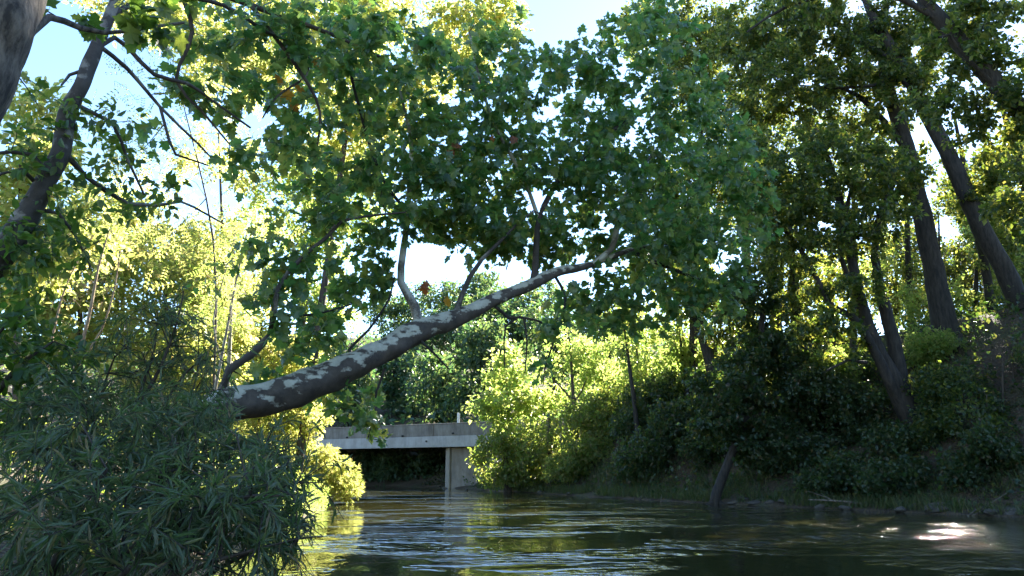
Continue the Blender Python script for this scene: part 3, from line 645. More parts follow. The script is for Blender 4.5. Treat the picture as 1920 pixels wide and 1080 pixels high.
woody('overhanging_sycamore', 'sycamore whose lobed leaves hang across the upper left sky, trunk out of sight', 'tree',
      [('branch', [(-200, -120, 5.5, 40), (100, -90, 6.1, 30), (330, -40, 6.7, 16), (470, 10, 7.2, 11), (610, 60, 7.7, 8), (720, 110, 8.2, 5)]),
       ('branch', [(330, -40, 6.7, 10), (360, 60, 6.7, 8), (330, 150, 6.7, 6), (380, 210, 6.8, 5), (430, 270, 7, 3)]),
       ('branch', [(470, 10, 7.2, 9), (560, 130, 7.3, 7), (600, 210, 7.5, 5), (590, 300, 7.6, 4)]),
       ('branch', [(300, 200, 6.4, 6), (330, 290, 6.3, 5), (390, 310, 6.4, 3)])],
      [(430, 60, 7, 150, 80, .7), (330, 150, 6.8, 120, 60, .5, .6), (290, 255, 6.4, 75, 18, .25, .9), (390, 295, 6.4, 45, 28, .25, .9), (600, 70, 7.6, 150, 90, .8, 1), (480, 200, 7.3, 110, 70, .7, .75), (560, 300, 7.6, 80, 60, .6, .6), (440, 330, 7.2, 60, 30, .4, .5), (740, 60, 8.2, 120, 80, .8, .9)],
      'lobed', .125, 'syc_leaf', 'bark_brown', 1.6, 11, single=300, spread=.09, droop=.35, step=.16, tip=.0028, sides=8, grounded=False, attach_all=True)

# ------------------------------------------------------------------ near left: the willow thicket
def willow(name, label, limbs, blobs, cov, size=.088, single=300, lpc=30, m='willow_leaf', lite=False, group=None, **kw):
    return woody(name, label, 'shrub', limbs, blobs, 'lancelite' if lite else 'lance', size, m, 'bark_brown', cov * .8, lpc, group, single, along=True,
                 **{**dict(droop=.25, sag=.2, step=.12, tip=.0018, sides=6, attach_all=True, frm=.05, up=.8, direct=.8), **kw})
WG = 'willow shrubs on the near left bank'
willow('willow_shrub', 'shaded willow shrub at the bottom left edge of the river, lowest of the thicket',
       [('stem', [(60, 1240, 3.6, 26), (180, 1080, 3.5, 18), (330, 980, 3.4, 12), (470, 930, 3.5, 7), (560, 930, 3.6, 4)]), ('stem', [(60, 1200, 3.6, 20), (120, 1010, 3.5, 14), (200, 880, 3.5, 8)]), ('stem', [(150, 1180, 3.5, 16), (330, 1080, 3.3, 10), (480, 1030, 3.3, 6), (560, 1010, 3.4, 3)])],
       [(180, 1000, 3.4, 200, 110, .5), (400, 1000, 3.4, 150, 90, .45), (480, 920, 3.6, 80, 60, .4), (500, 1060, 3.3, 60, 50, .3, .8), (60, 900, 3.4, 110, 90, .5)], 5.6, group=WG)
willow('willow_shrub', 'grey green willow shrub filling the middle of the left thicket below the leaning trunk',
       [('stem', [(140, 1120, 4.6, 20), (260, 940, 4.5, 15), (370, 860, 4.5, 9), (440, 840, 4.6, 5)]), ('stem', [(100, 1120, 4.6, 18), (130, 900, 4.6, 12), (170, 780, 4.7, 7)]), ('stem', [(200, 1100, 4.5, 14), (420, 930, 4.4, 9), (540, 870, 4.5, 5)])],
       [(300, 850, 4.5, 170, 90, .6), (470, 885, 4.7, 80, 55, .5), (120, 820, 4.6, 140, 90, .6), (350, 790, 4.9, 80, 36, .4, .8), (500, 960, 4.3, 60, 60, .4), (280, 940, 4.3, 200, 80, .5)], 5.6, group=WG)
willow('willow_shrub', 'tall willow shoots standing upright before the bright trees, left of the trunk base',
       [('stem', [(190, 900, 5.2, 12), (250, 780, 5.2, 9), (300, 690, 5.2, 6), (330, 610, 5.2, 4), (345, 545, 5.2, 2)]), ('stem', [(220, 850, 5.2, 9), (265, 730, 5.2, 6), (290, 650, 5.2, 4), (295, 585, 5.2, 2)]), ('stem', [(260, 860, 5.3, 8), (325, 730, 5.3, 5), (370, 680, 5.3, 3), (405, 668, 5.3, 2)]),
        ('stem', [(160, 860, 5.2, 7), (190, 740, 5.2, 5), (215, 670, 5.2, 3), (240, 640, 5.2, 2)]), ('stem', [(270, 850, 5.3, 7), (340, 780, 5.3, 5), (370, 700, 5.3, 3), (372, 620, 5.3, 2)])],
       [(322, 600, 5.2, 34, 62, .2, 1.1), (270, 660, 5.2, 60, 60, .3, 1), (380, 680, 5.3, 80, 40, .3, .5), (300, 770, 5.3, 170, 50, .4), (400, 690, 5.4, 50, 36, .3, .35), (180, 740, 5.2, 100, 50, .4, .8)], 3.2, lpc=20, group=WG)
willow('willow_shrub', 'willow sprays reaching right over the water in front of the bright bush',
       [('stem', [(300, 1060, 3.9, 12), (430, 960, 3.9, 7), (520, 915, 3.9, 5), (560, 905, 3.9, 3), (592, 905, 3.9, 2)]), ('stem', [(350, 1100, 3.7, 10), (480, 1030, 3.7, 6), (560, 1010, 3.7, 4), (606, 1006, 3.7, 2)]), ('stem', [(320, 1050, 4.2, 9), (440, 900, 4.2, 6), (520, 850, 4.2, 4), (550, 835, 4.2, 2)])],
       [(565, 905, 3.9, 36, 24, .12, .7), (575, 1008, 3.7, 34, 22, .12, .7), (520, 870, 4.2, 50, 45, .3), (480, 980, 3.9, 70, 70, .35), (525, 1060, 3.6, 40, 40, .25, .8)], 3.4, lpc=24, size=.08, group=WG)
woody('leafy_shrub', 'dark broad leaved shrub at the left edge above the willows', 'shrub',
      [('stem', [(-80, 900, 4.9, 18), (-20, 760, 4.9, 12), (40, 680, 4.9, 8), (100, 640, 5, 4)]), ('stem', [(-80, 860, 4.9, 14), (-40, 680, 4.9, 9), (20, 600, 4.9, 4)])],
      [(40, 690, 4.9, 120, 70, .5), (0, 780, 4.7, 100, 70, .5), (20, 620, 5, 80, 50, .4), (130, 700, 5.1, 60, 50, .4), (160, 660, 5.4, 50, 30, .3, .6)], 'ovate', .085, 'near_leaf', 'bark_brown', 2.6, 10, single=260, spread=.05, step=.14, tip=.002, sides=6, attach_all=True)

# ------------------------------------------------------------------ bright trees on the left bank
YG = 'bright autumn trees behind the left thicket'
def far_tree(name, label, Yd, base, top, blobs, leaf, size, m, cov, group=None, bark='bark_brown', wpx=14, cat='tree', lean=0, **kw):
    bx, by = base; tx, ty = top
    mid = ((bx + tx) / 2 + lean, (by + ty) / 2)
    blobs = [(b[0], b[1], Yd + (b[4] if len(b) > 5 else 0), b[2], b[3], b[2] * T(b[1], Yd) * 1.0 if len(b) < 7 else b[6], b[5] if len(b) > 5 else (b[4] if len(b) > 4 else 1)) for b in blobs]
    return woody(name, label, cat, [('trunk', [(bx, by, Yd, wpx), (mid[0], mid[1], Yd, wpx * .75), (tx, ty, Yd, wpx * .3)])], blobs, leaf, size, m, bark, cov, group=group, **kw)
# blobs here: (px, py, rx, ry[, weight])
KW = dict(lpc=30, step=.8, sides=5, tip=.006, up=.35)
far_tree('yellow_tree', 'golden yellow tree glowing behind the pale slanting trunk at the left edge', 15, (30, 760), (40, 240), [(40, 300, 110, 120), (20, 420, 90, 90), (110, 200, 60, 60, .5), (60, 200, 50, 60, .7), (150, 470, 90, 60, .8), (40, 520, 90, 60)], 'leaf4', .16, 'yellow_leaf', 1.8, YG, **KW)
far_tree('locust_tree', 'thin crowned tree with feathery sunlit leaflets against the blue sky gap', 13, (400, 760), (330, 140), [(330, 130, 120, 110, .3), (290, 320, 130, 70, .45), (440, 180, 70, 120, .3), (270, 430, 110, 50, .75), (420, 480, 80, 60, .8), (230, 250, 60, 120, .5), (480, 420, 60, 60, .8)], 'pinnate', .36, 'yellow_leaf', 1.6, YG, wpx=5, lean=35, **{**KW, 'lpc': 9, 'tip': .004, 'twigbark': 'bark_brown'})
far_tree('locust_tree', 'pale stemmed feathery tree beside the left sycamore limb', 15, (425, 760), (440, 430), [(440, 500, 60, 60, .8), (420, 580, 70, 60), (460, 440, 40, 40, .6)], 'pinnate', .26, 'lime_leaf', 1.3, YG, 'bark_pale', wpx=9, **{**KW, 'lpc': 9, 'tip': .004, 'twigbark': 'bark_pale'})
far_tree('yellow_tree', 'yellow thicket tree behind the bare tan stems on the left bank', 19, (150, 800), (150, 480), [(150, 560, 120, 80), (60, 540, 90, 80), (100, 640, 120, 60), (230, 500, 80, 60, .9), (180, 460, 90, 60), (60, 470, 80, 60)], 'leaf4', .16, 'yellow_leaf', 1.9, YG, **KW)
far_tree('yellow_tree', 'yellow green tree behind the upright willow shoots', 21, (310, 800), (310, 500), [(310, 580, 110, 70), (250, 660, 120, 60), (380, 650, 110, 60), (350, 720, 120, 50), (330, 510, 90, 50), (430, 600, 60, 60)], 'leaf4', .16, 'yellow_leaf', 1.9, YG, **KW)
far_tree('lime_tree', 'yellow green tree directly above the base of the leaning trunk', 24, (480, 850), (490, 600), [(500, 690, 110, 60), (560, 660, 60, 40, .7), (440, 640, 80, 60), (560, 780, 60, 70), (500, 770, 90, 60)], 'leaf4', .13, 'yellow_leaf', 2.5, YG, **KW)
far_tree('tall_yellow_tree', 'tall sunlit tree whose yellow crown shows through the sycamore near the top', 24, (565, 830), (680, 40), [(860, 50, 90, 70, .9), (700, 20, 100, 60, .8), (560, 30, 100, 60, .8), (400, 40, 120, 50, .7), (640, 130, 90, 70, .8), (890, 130, 45, 50, .8), (260, 20, 110, 40, .7), (640, 260, 90, 80, .8), (500, 130, 90, 60, .8), (800, 150, 80, 60), (940, 40, 50, 60), (720, 230, 70, 60, .8), (420, 130, 90, 60, .7)], 'leaf4', .19, 'yellow_leaf', 3.2, YG, wpx=16, **{**KW, 'step': 1.2})
far_tree('tall_lime_tree', 'tall lime green tree seen through the sycamore left of its pale upright limb', 27, (540, 830), (600, 330), [(600, 430, 80, 90, .8), (680, 370, 80, 80, .8), (560, 330, 70, 60, .8), (620, 560, 70, 60, .9), (480, 420, 70, 60, .6)], 'leaf4', .15, 'lime_leaf', 2.2, YG, wpx=16, **{**KW, 'step': 1.2})
far_tree('lime_tree', 'lime green tree standing between the far hill and the left bank bushes', 33, (560, 860), (560, 640), [(555, 700, 60, 50), (600, 740, 40, 40, .8), (520, 740, 60, 50)], 'leaf4', .15, 'bush_leaf', 2.4, YG, **KW)
far_tree('yellow_tree', 'yellow tree with an open ragged crown in the middle of the left backdrop', 23, (230, 800), (230, 360), [(230, 430, 90, 70, .8), (140, 400, 70, 70, .7), (320, 470, 90, 60), (400, 540, 80, 60)], 'leaf4', .15, 'yellow_leaf', 2.2, YG, wpx=10, **KW)
far_tree('yellow_tree', 'tall pale yellow tree whose crown top reaches the clear blue gap on the left', 26, (430, 800), (410, 250), [(400, 470, 100, 60, .8), (480, 550, 70, 60), (370, 300, 60, 70, .35), (460, 330, 60, 80, .4)], 'leaf4', .15, 'yellow_leaf', 2.2, YG, wpx=9, **KW)
# bare tan stems
for lab, st in (('pair of bare tan stems rising from the left bank before the yellow trees', [[(140, 690, 11, 7), (165, 600, 11, 6), (185, 500, 11, 4), (205, 430, 11, 2)], [(143, 690, 11, 5), (190, 620, 11, 4), (215, 540, 11, 3), (225, 470, 11, 2)]]),
                ('single thin bare stem left of the pair of tan stems', [[(90, 690, 11.5, 5), (105, 600, 11.5, 4), (130, 520, 11.5, 3), (175, 440, 11.5, 2)]]),
                ('whitish bare stem with twigs rising above the base of the leaning trunk', [[(405, 720, 12, 6), (425, 620, 12, 5), (440, 540, 12, 4), (462, 440, 12, 2)], [(415, 680, 12, 4), (400, 600, 12, 3), (425, 500, 12, 2)]])):
    woody('bare_sapling', lab, 'sapling', [('stem' if i else 'trunk', s) for i, s in enumerate(st)], [(st[0][-2][0], st[0][-2][1] + 30, 11.5, 45, 70, .5)], 'diamond', .06, 'yellow_leaf', 'bark_tan' if 'tan' in lab else 'bark_pale', .08, 1, 'bare saplings on the left bank', step=.25, sides=6, tip=.003, twigbark='bark_tan' if 'tan' in lab else 'bark_pale')
# bright willow bushes at the water
BG = 'sunlit bushes at the left waterline'
far_tree('bright_bush', 'pale yellow willow bush at the waterline left of the bridge pier', 25, (600, 935), (600, 860), [(625, 890, 50, 40), (580, 900, 60, 38), (650, 915, 34, 26), (540, 880, 50, 50), (600, 855, 50, 22, .8)], 'lancelite', .16, 'yellow_leaf', 2.4, BG, cat='bush', attach_all=True, along=True, droop=.1, **{**KW, 'up': .5, 'lpc': 22, 'step': .3, 'tip': .003})
far_tree('bright_bush', 'yellow willow bush behind the waterline bush, hiding the left end of the bridge', 28, (520, 900), (520, 800), [(520, 830, 60, 36), (470, 810, 50, 40), (550, 850, 50, 30), (500, 880, 60, 40), (570, 830, 24, 14, .6)], 'lancelite', .17, 'yellow_leaf', 2.3, BG, cat='bush', attach_all=True, along=True, droop=.1, **{**KW, 'up': .5, 'lpc': 22, 'step': .3, 'tip': .003})
far_tree('bright_bush', 'low yellow green bush with leaves trailing in the water beside the left thicket', 21, (540, 950), (545, 910), [(545, 925, 38, 28), (575, 938, 30, 14, .8), (510, 940, 40, 30)], 'lancelite', .13, 'lime_leaf', 2.2, BG, cat='bush', attach_all=True, along=True, **{**KW, 'lpc': 22, 'step': .3, 'tip': .003})

# ------------------------------------------------------------------ far hillside beyond the bridge
HG = 'trees on the far hillside'
hk = dict(lpc=40, step=1.5, sides=5, tip=.02)
for lab, Yd, px, py, bl in (('shaded hillside tree directly above the left half of the bridge', 66, 650, 700, [(650, 730, 70, 55), (620, 770, 50, 30)]),
        ('round hillside tree behind the hanging sycamore leaves', 72, 740, 660, [(740, 700, 70, 60), (760, 760, 60, 35)]),
        ('hillside tree right of the hanging leaves, above the bridge joint', 66, 830, 680, [(820, 720, 60, 60), (840, 770, 50, 25)]),
        ('hillside tree with a dark visible stem behind the bright sapling', 62, 903, 640, [(900, 650, 60, 60), (880, 740, 50, 40), (940, 700, 40, 70)]),
        ('tall blue green hillside tree below the small sky gap', 84, 860, 590, [(860, 620, 70, 50), (900, 580, 50, 40)]),
        ('highest hillside tree under the underside of the leaning trunk', 92, 940, 570, [(940, 600, 60, 50), (985, 630, 50, 60)]),
        ('lit hillside tree seen just below the trunk where the first pale limb rises', 88, 780, 640, [(770, 650, 70, 40)]),
        ('hillside tree behind the yellow trees at the far left end of the bridge', 80, 600, 660, [(600, 690, 70, 50)]),
        ('hillside tree rising above the sapling with the forked bare stem', 78, 1040, 620, [(1040, 620, 80, 60), (1080, 680, 70, 50)]),
        ('hillside tree at the right end of the far wood', 72, 1140, 640, [(1140, 620, 80, 60), (1160, 690, 70, 50)]),
        ('small dark tree on the far bank seen under the bridge, left side', 60, 720, 860, [(710, 868, 60, 30), (745, 890, 50, 18)]),
        ('small tree on the far bank seen under the bridge beside the pier', 62, 800, 865, [(800, 868, 50, 30), (780, 890, 50, 18)]),
        ('distant bright topped tree filling the sky edge behind the rust leaves', 96, 830, 540, [(830, 565, 70, 40), (910, 550, 60, 40), (1010, 565, 70, 45), (740, 585, 60, 40)])):
    far_tree('hillside_tree', lab, Yd, (px, py + 60), (px, py), bl, 'diamond', .42, 'far_leaf', 2.8, HG, 'bark_dark', wpx=8, **hk)

g_ = [('dark shrub on the far bank seen under the middle of the bridge', 735, 905, 54), ('dark shrub on the far bank under the bridge next to the pier', 805, 903, 53), ('dark shrub on the far bank under the left part of the bridge', 690, 902, 55)]
for lab, px, py, Yd in g_:
    far_tree('far_bank_shrub', lab, Yd, (px, py), (px, py - 40), [(px, py - 22, 40, 20), (px + 14, py - 45, 40, 18)], 'leaf4', .24, 'far_leaf', 3, 'shrubs on the far bank under the bridge', 'bark_dark', wpx=3, cat='shrub', lpc=24, step=.5, sides=4, tip=.006, attach_all=True)
# ------------------------------------------------------------------ right bank, sunlit half
RG = 'sunlit saplings on the right bank near the bridge'
far_tree('young_sycamore', 'bright yellow green young sycamore leaning over the bridge end', 39, (955, 800), (945, 650), [(945, 665, 22, 28), (940, 710, 46, 34), (960, 750, 70, 34), (910, 760, 40, 26), (985, 700, 34, 30, .8), (1000, 760, 40, 30), (935, 800, 34, 26), (970, 815, 40, 30)], 'lobed5', .24, 'lime_leaf', 2.0, RG, 'bark_tan', wpx=5, lpc=16, step=.4, sides=5, tip=.004)
far_tree('waterside_bush', 'leafy sunlit bush overhanging the pier at the water', 38, (950, 890), (945, 830), [(940, 835, 46, 30), (900, 858, 30, 18), (975, 885, 60, 28), (925, 895, 40, 18), (980, 870, 50, 36), (1000, 840, 50, 40)], 'leaf4', .19, 'bush_leaf', 2.4, RG, cat='bush', attach_all=True, **{**KW, 'lpc': 20, 'step': .35})
far_tree('slope_bush', 'yellow bush below the forked sapling on the bank', 37, (1030, 860), (1030, 780), [(1030, 810, 50, 36), (1000, 850, 50, 34), (1060, 850, 50, 36)], 'leaf4', .17, 'bush_leaf', 1.6, RG, cat='bush', attach_all=True, **{**KW, 'lpc': 20, 'step': .35})
woody('forked_sapling', 'slim dark stemmed sapling with a low fork and sparse leaves on the bank', 'sapling',
      [('trunk', [(1080, 795, 37.5, 9), (1076, 755, 37.5, 7), (1073, 720, 37.5, 6), (1070, 660, 37.5, 4), (1065, 620, 37.5, 2)]), ('limb', [(1076, 756, 37.5, 5), (1060, 735, 37.5, 4), (1036, 710, 37.5, 3)]), ('limb', [(1076, 755, 37.5, 4), (1090, 735, 37.5, 3), (1100, 710, 37.5, 2)])],
      [(1070, 650, 37.5, 50, 50, 1.2, .6), (1040, 700, 37.5, 40, 25, 1, .5), (1100, 700, 37.5, 30, 30, 1, .5)], 'leaf4', .18, 'lime_leaf', 'bark_brown', 1.4, 12, RG, step=.4, sides=6, tip=.006)
for lab, Yd, b, t, bl, m, cv in (
        ('lime green tree beside the forked sapling', 34, (1130, 780), (1130, 640), [(1120, 670, 70, 50), (1140, 720, 60, 40), (1060, 740, 60, 30)], 'lime_leaf', 1.6),
        ('lime green tree left of the dark slanting trunk', 33, (1200, 760), (1190, 580), [(1200, 610, 70, 50), (1230, 670, 60, 60), (1180, 700, 60, 40)], 'lime_leaf', 1.6),
        ('bright small tree behind the dark slanting trunk', 31, (1290, 740), (1280, 620), [(1280, 650, 60, 50), (1310, 700, 50, 50), (1260, 720, 50, 40)], 'lime_leaf', 1.6)):
    far_tree('lime_tree', lab, Yd, b, t, bl, 'leaf4', .19, m, cv, RG, fit=True, wpx=6, **{**KW, 'up': .4})
for lab, px in (('thin dark stem above the green slope, nearer the forked sapling', 1188), ('thin dark stem above the green slope, nearer the dark slanting trunk', 1290)):
    woody('thin_tree', lab, 'tree', [('trunk', [(px, 740, 32, 8), (px - 8, 690, 32, 7), (px - 14, 640, 32, 5), (px - 24, 580, 32, 3)])], [(px - 20, 600, 32, 40, 40, 1, .7), (px, 660, 32, 40, 30, 1, .6)], 'leaf4', .16, 'bush_leaf', 'bark_dark', 1.5, 14, RG, fit=True, step=.5, sides=6, tip=.006)
SG = 'shrubs down the right bank'
for lab, Yd, b, t, bl, m in (
        ('green leafy slope shrub below the thin dark stems', 33, (1120, 840), (1120, 760), [(1110, 780, 60, 40), (1170, 750, 60, 40), (1150, 800, 60, 40)], 'bush_leaf'),
        ('green and brown shrub half in shade above the grassy shore', 32, (1110, 880), (1110, 830), [(1100, 850, 60, 36), (1060, 880, 50, 24), (1150, 850, 50, 36)], 'bush_leaf'),
        ('green shrub high on the slope left of the black hollow', 30, (1220, 800), (1220, 720), [(1220, 750, 60, 40), (1190, 800, 50, 36), (1260, 720, 50, 30)], 'shade_leaf'),
        ('dark rounded shrub over the black hollow in the bank', 28, (1270, 860), (1260, 770), [(1260, 800, 60, 44), (1210, 850, 60, 40), (1300, 770, 50, 30)], 'shade_leaf'),
        ('low feathery shrub by the grass, left of the waterline trunk', 29, (1180, 905), (1180, 860), [(1190, 880, 60, 26), (1240, 880, 40, 26)], 'shade_leaf')):
    far_tree('bank_shrub', lab, Yd, b, t, bl, 'leaf4', .15, m, 3.2, SG, cat='shrub', wpx=5, fit=True, attach_all=True, **{**KW, 'lpc': 22, 'step': .35})

# ------------------------------------------------------------------ right bank, shaded half: trees
DG = 'tall trees on the shaded right bank'
COVER = 2.3
D = dict(fit=True, up=.7, step=.5, tip=.006, sides=8, group=DG, lpc=46, size=.155, spread=.13)
woody('forked_bank_tree', 'dark tree of several stems fanning out from one foot on the bank', 'tree',
      [('trunk', [(1722, 812, 21, 44), (1690, 745, 21, 40), (1668, 700, 21, 34), (1650, 665, 21, 26), (1626, 610, 21, 24), (1612, 560, 21, 22), (1600, 500, 21, 18), (1580, 400, 21, 15), (1560, 320, 21, 11), (1530, 240, 21, 7)]),
       ('stem', [(1695, 755, 21.1, 30), (1684, 690, 21.1, 27), (1676, 640, 21.1, 25), (1664, 600, 21.1, 23), (1656, 560, 21.1, 20), (1640, 480, 21.2, 14), (1650, 400, 21.2, 10), (1680, 340, 21.2, 6)]),
       ('stem', [(1700, 770, 20.9, 22), (1665, 710, 20.8, 18), (1636, 650, 20.7, 16), (1600, 595, 20.6, 15), (1560, 575, 20.5, 12), (1520, 500, 20.4, 10), (1480, 440, 20.3, 7), (1420, 400, 20.2, 4)]),
       ('stem', [(1625, 680, 20.8, 7), (1590, 675, 20.7, 6), (1550, 695, 20.6, 4)]),
       ('stem', [(1612, 560, 21, 10), (1575, 480, 20.8, 9), (1590, 380, 20.7, 7), (1600, 330, 20.6, 5)])],
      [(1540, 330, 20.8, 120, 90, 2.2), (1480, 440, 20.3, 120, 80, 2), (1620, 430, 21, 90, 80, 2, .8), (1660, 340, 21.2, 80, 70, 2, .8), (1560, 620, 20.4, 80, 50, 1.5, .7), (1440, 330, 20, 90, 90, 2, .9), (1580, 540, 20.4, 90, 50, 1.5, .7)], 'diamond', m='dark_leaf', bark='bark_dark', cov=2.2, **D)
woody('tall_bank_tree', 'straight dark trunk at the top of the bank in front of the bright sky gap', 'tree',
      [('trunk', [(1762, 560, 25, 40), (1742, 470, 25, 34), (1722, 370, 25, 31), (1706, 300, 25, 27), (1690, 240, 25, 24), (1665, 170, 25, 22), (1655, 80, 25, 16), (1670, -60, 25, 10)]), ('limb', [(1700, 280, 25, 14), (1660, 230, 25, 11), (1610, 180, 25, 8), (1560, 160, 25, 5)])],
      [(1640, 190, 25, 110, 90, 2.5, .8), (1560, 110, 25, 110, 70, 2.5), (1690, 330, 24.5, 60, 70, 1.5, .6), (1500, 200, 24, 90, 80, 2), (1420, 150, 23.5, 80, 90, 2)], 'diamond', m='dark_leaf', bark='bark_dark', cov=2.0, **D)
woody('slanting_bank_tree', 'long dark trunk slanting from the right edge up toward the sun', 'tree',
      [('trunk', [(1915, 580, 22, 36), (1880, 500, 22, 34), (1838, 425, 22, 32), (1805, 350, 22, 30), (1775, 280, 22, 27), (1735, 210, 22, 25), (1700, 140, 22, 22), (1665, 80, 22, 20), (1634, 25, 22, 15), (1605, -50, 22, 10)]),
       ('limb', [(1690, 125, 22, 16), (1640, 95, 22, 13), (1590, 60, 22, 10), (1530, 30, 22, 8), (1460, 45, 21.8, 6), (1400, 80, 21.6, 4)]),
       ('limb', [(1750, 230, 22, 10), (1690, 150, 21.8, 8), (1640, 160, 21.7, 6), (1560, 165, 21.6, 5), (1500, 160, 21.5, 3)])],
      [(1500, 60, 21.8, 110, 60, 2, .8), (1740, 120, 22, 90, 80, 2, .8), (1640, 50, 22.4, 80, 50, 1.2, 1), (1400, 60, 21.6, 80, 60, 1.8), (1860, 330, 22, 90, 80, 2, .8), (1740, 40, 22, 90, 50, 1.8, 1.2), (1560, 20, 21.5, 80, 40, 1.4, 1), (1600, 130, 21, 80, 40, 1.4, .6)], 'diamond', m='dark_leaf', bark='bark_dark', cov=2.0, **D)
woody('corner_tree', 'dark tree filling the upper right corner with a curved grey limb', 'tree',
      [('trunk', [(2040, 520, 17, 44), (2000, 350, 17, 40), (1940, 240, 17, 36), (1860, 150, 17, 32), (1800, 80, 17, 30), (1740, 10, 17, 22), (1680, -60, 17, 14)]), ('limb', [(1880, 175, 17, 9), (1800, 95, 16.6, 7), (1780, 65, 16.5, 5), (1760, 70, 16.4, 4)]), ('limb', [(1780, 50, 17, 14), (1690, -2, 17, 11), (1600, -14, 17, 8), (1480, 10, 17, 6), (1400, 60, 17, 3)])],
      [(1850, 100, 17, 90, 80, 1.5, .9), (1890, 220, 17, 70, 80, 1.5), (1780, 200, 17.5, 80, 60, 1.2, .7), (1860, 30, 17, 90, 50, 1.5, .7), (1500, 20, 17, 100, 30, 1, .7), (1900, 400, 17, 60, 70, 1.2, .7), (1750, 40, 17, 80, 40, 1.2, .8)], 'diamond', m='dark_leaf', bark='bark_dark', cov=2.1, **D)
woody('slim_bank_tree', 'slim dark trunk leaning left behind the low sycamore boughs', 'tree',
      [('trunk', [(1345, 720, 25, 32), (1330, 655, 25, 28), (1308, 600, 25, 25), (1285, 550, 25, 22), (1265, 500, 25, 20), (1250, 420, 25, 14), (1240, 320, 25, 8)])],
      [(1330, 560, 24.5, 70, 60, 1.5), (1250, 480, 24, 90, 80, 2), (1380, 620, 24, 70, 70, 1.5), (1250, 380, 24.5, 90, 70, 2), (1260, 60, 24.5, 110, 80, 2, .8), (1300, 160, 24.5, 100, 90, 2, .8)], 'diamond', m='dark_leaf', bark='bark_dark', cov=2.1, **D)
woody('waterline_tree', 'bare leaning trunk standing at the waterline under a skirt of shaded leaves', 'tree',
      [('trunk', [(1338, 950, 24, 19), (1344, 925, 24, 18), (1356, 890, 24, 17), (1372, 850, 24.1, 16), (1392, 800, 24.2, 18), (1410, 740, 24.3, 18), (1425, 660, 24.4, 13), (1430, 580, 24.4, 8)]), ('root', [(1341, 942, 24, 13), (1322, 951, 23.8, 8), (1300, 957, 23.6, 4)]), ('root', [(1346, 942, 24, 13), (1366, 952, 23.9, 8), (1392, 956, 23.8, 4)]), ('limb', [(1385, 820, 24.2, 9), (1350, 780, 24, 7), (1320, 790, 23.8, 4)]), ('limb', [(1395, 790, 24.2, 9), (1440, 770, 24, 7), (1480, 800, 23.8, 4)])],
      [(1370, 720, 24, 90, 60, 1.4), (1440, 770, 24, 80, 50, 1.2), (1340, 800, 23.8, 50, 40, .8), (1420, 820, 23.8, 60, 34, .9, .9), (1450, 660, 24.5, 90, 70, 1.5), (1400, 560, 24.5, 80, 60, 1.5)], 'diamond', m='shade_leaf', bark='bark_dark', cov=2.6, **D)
for lab, x0, x1, y0, Yd, wp, bl in (
        ('grey trunk half hidden in leaves right of the waterline trunk', 1503, 1478, 690, 26, 22, [(1480, 560, 70, 60), (1530, 620, 60, 50), (1470, 480, 70, 60)]),
        ('narrow trunk against the sky, left one of two', 1402, 1384, 520, 30, 15, [(1390, 420, 60, 50, .7), (1380, 330, 70, 60)]),
        ('narrow trunk against the sky, right one of two', 1450, 1430, 540, 31, 20, [(1440, 430, 60, 50, .7), (1470, 360, 70, 60)]),
        ('thin tree in front of the bright sky left of the straight dark trunk', 1705, 1695, 560, 30, 12, [(1680, 420, 60, 60, .6), (1640, 300, 70, 60, .7), (1700, 480, 60, 50, .7)]),
        ('thin tree between the straight trunk and the slanting trunk', 1850, 1790, 520, 28, 16, [(1800, 380, 70, 60, .7), (1850, 460, 60, 60, .8), (1780, 480, 60, 50, .7)]),
        ('thin leaning tree near the right edge below the curved limb', 1960, 1870, 470, 26, 22, [(1900, 300, 70, 60), (1880, 430, 60, 60, .8), (1920, 540, 60, 60)])):
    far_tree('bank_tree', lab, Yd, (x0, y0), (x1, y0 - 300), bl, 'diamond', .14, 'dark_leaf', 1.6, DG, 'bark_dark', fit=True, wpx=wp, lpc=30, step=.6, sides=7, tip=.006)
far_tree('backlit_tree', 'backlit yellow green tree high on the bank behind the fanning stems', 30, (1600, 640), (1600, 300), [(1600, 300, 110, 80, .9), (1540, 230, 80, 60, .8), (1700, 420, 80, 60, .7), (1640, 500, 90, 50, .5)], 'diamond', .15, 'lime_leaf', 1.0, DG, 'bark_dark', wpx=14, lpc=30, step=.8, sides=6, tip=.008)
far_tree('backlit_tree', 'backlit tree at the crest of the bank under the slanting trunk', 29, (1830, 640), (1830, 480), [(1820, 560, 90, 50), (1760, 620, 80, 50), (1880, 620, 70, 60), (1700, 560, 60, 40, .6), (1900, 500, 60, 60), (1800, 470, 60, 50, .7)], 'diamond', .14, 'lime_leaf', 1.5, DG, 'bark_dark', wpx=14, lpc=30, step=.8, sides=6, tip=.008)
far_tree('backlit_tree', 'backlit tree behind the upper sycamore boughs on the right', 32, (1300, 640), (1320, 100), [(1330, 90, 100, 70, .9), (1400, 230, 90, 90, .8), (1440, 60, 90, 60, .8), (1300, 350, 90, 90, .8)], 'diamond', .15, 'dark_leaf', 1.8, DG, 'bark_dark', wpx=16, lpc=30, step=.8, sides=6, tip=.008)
far_tree('backlit_tree', 'thin backlit tree filling the sky between the straight trunk and the slanting trunk', 33, (1765, 640), (1760, 400), [(1750, 430, 80, 90, .8), (1800, 360, 70, 70, .7), (1690, 480, 50, 70, .7), (1860, 420, 70, 70, .7)], 'diamond', .15, 'dark_leaf', 1.3, DG, 'bark_dark', wpx=8, lpc=30, step=.8, sides=6, tip=.006)
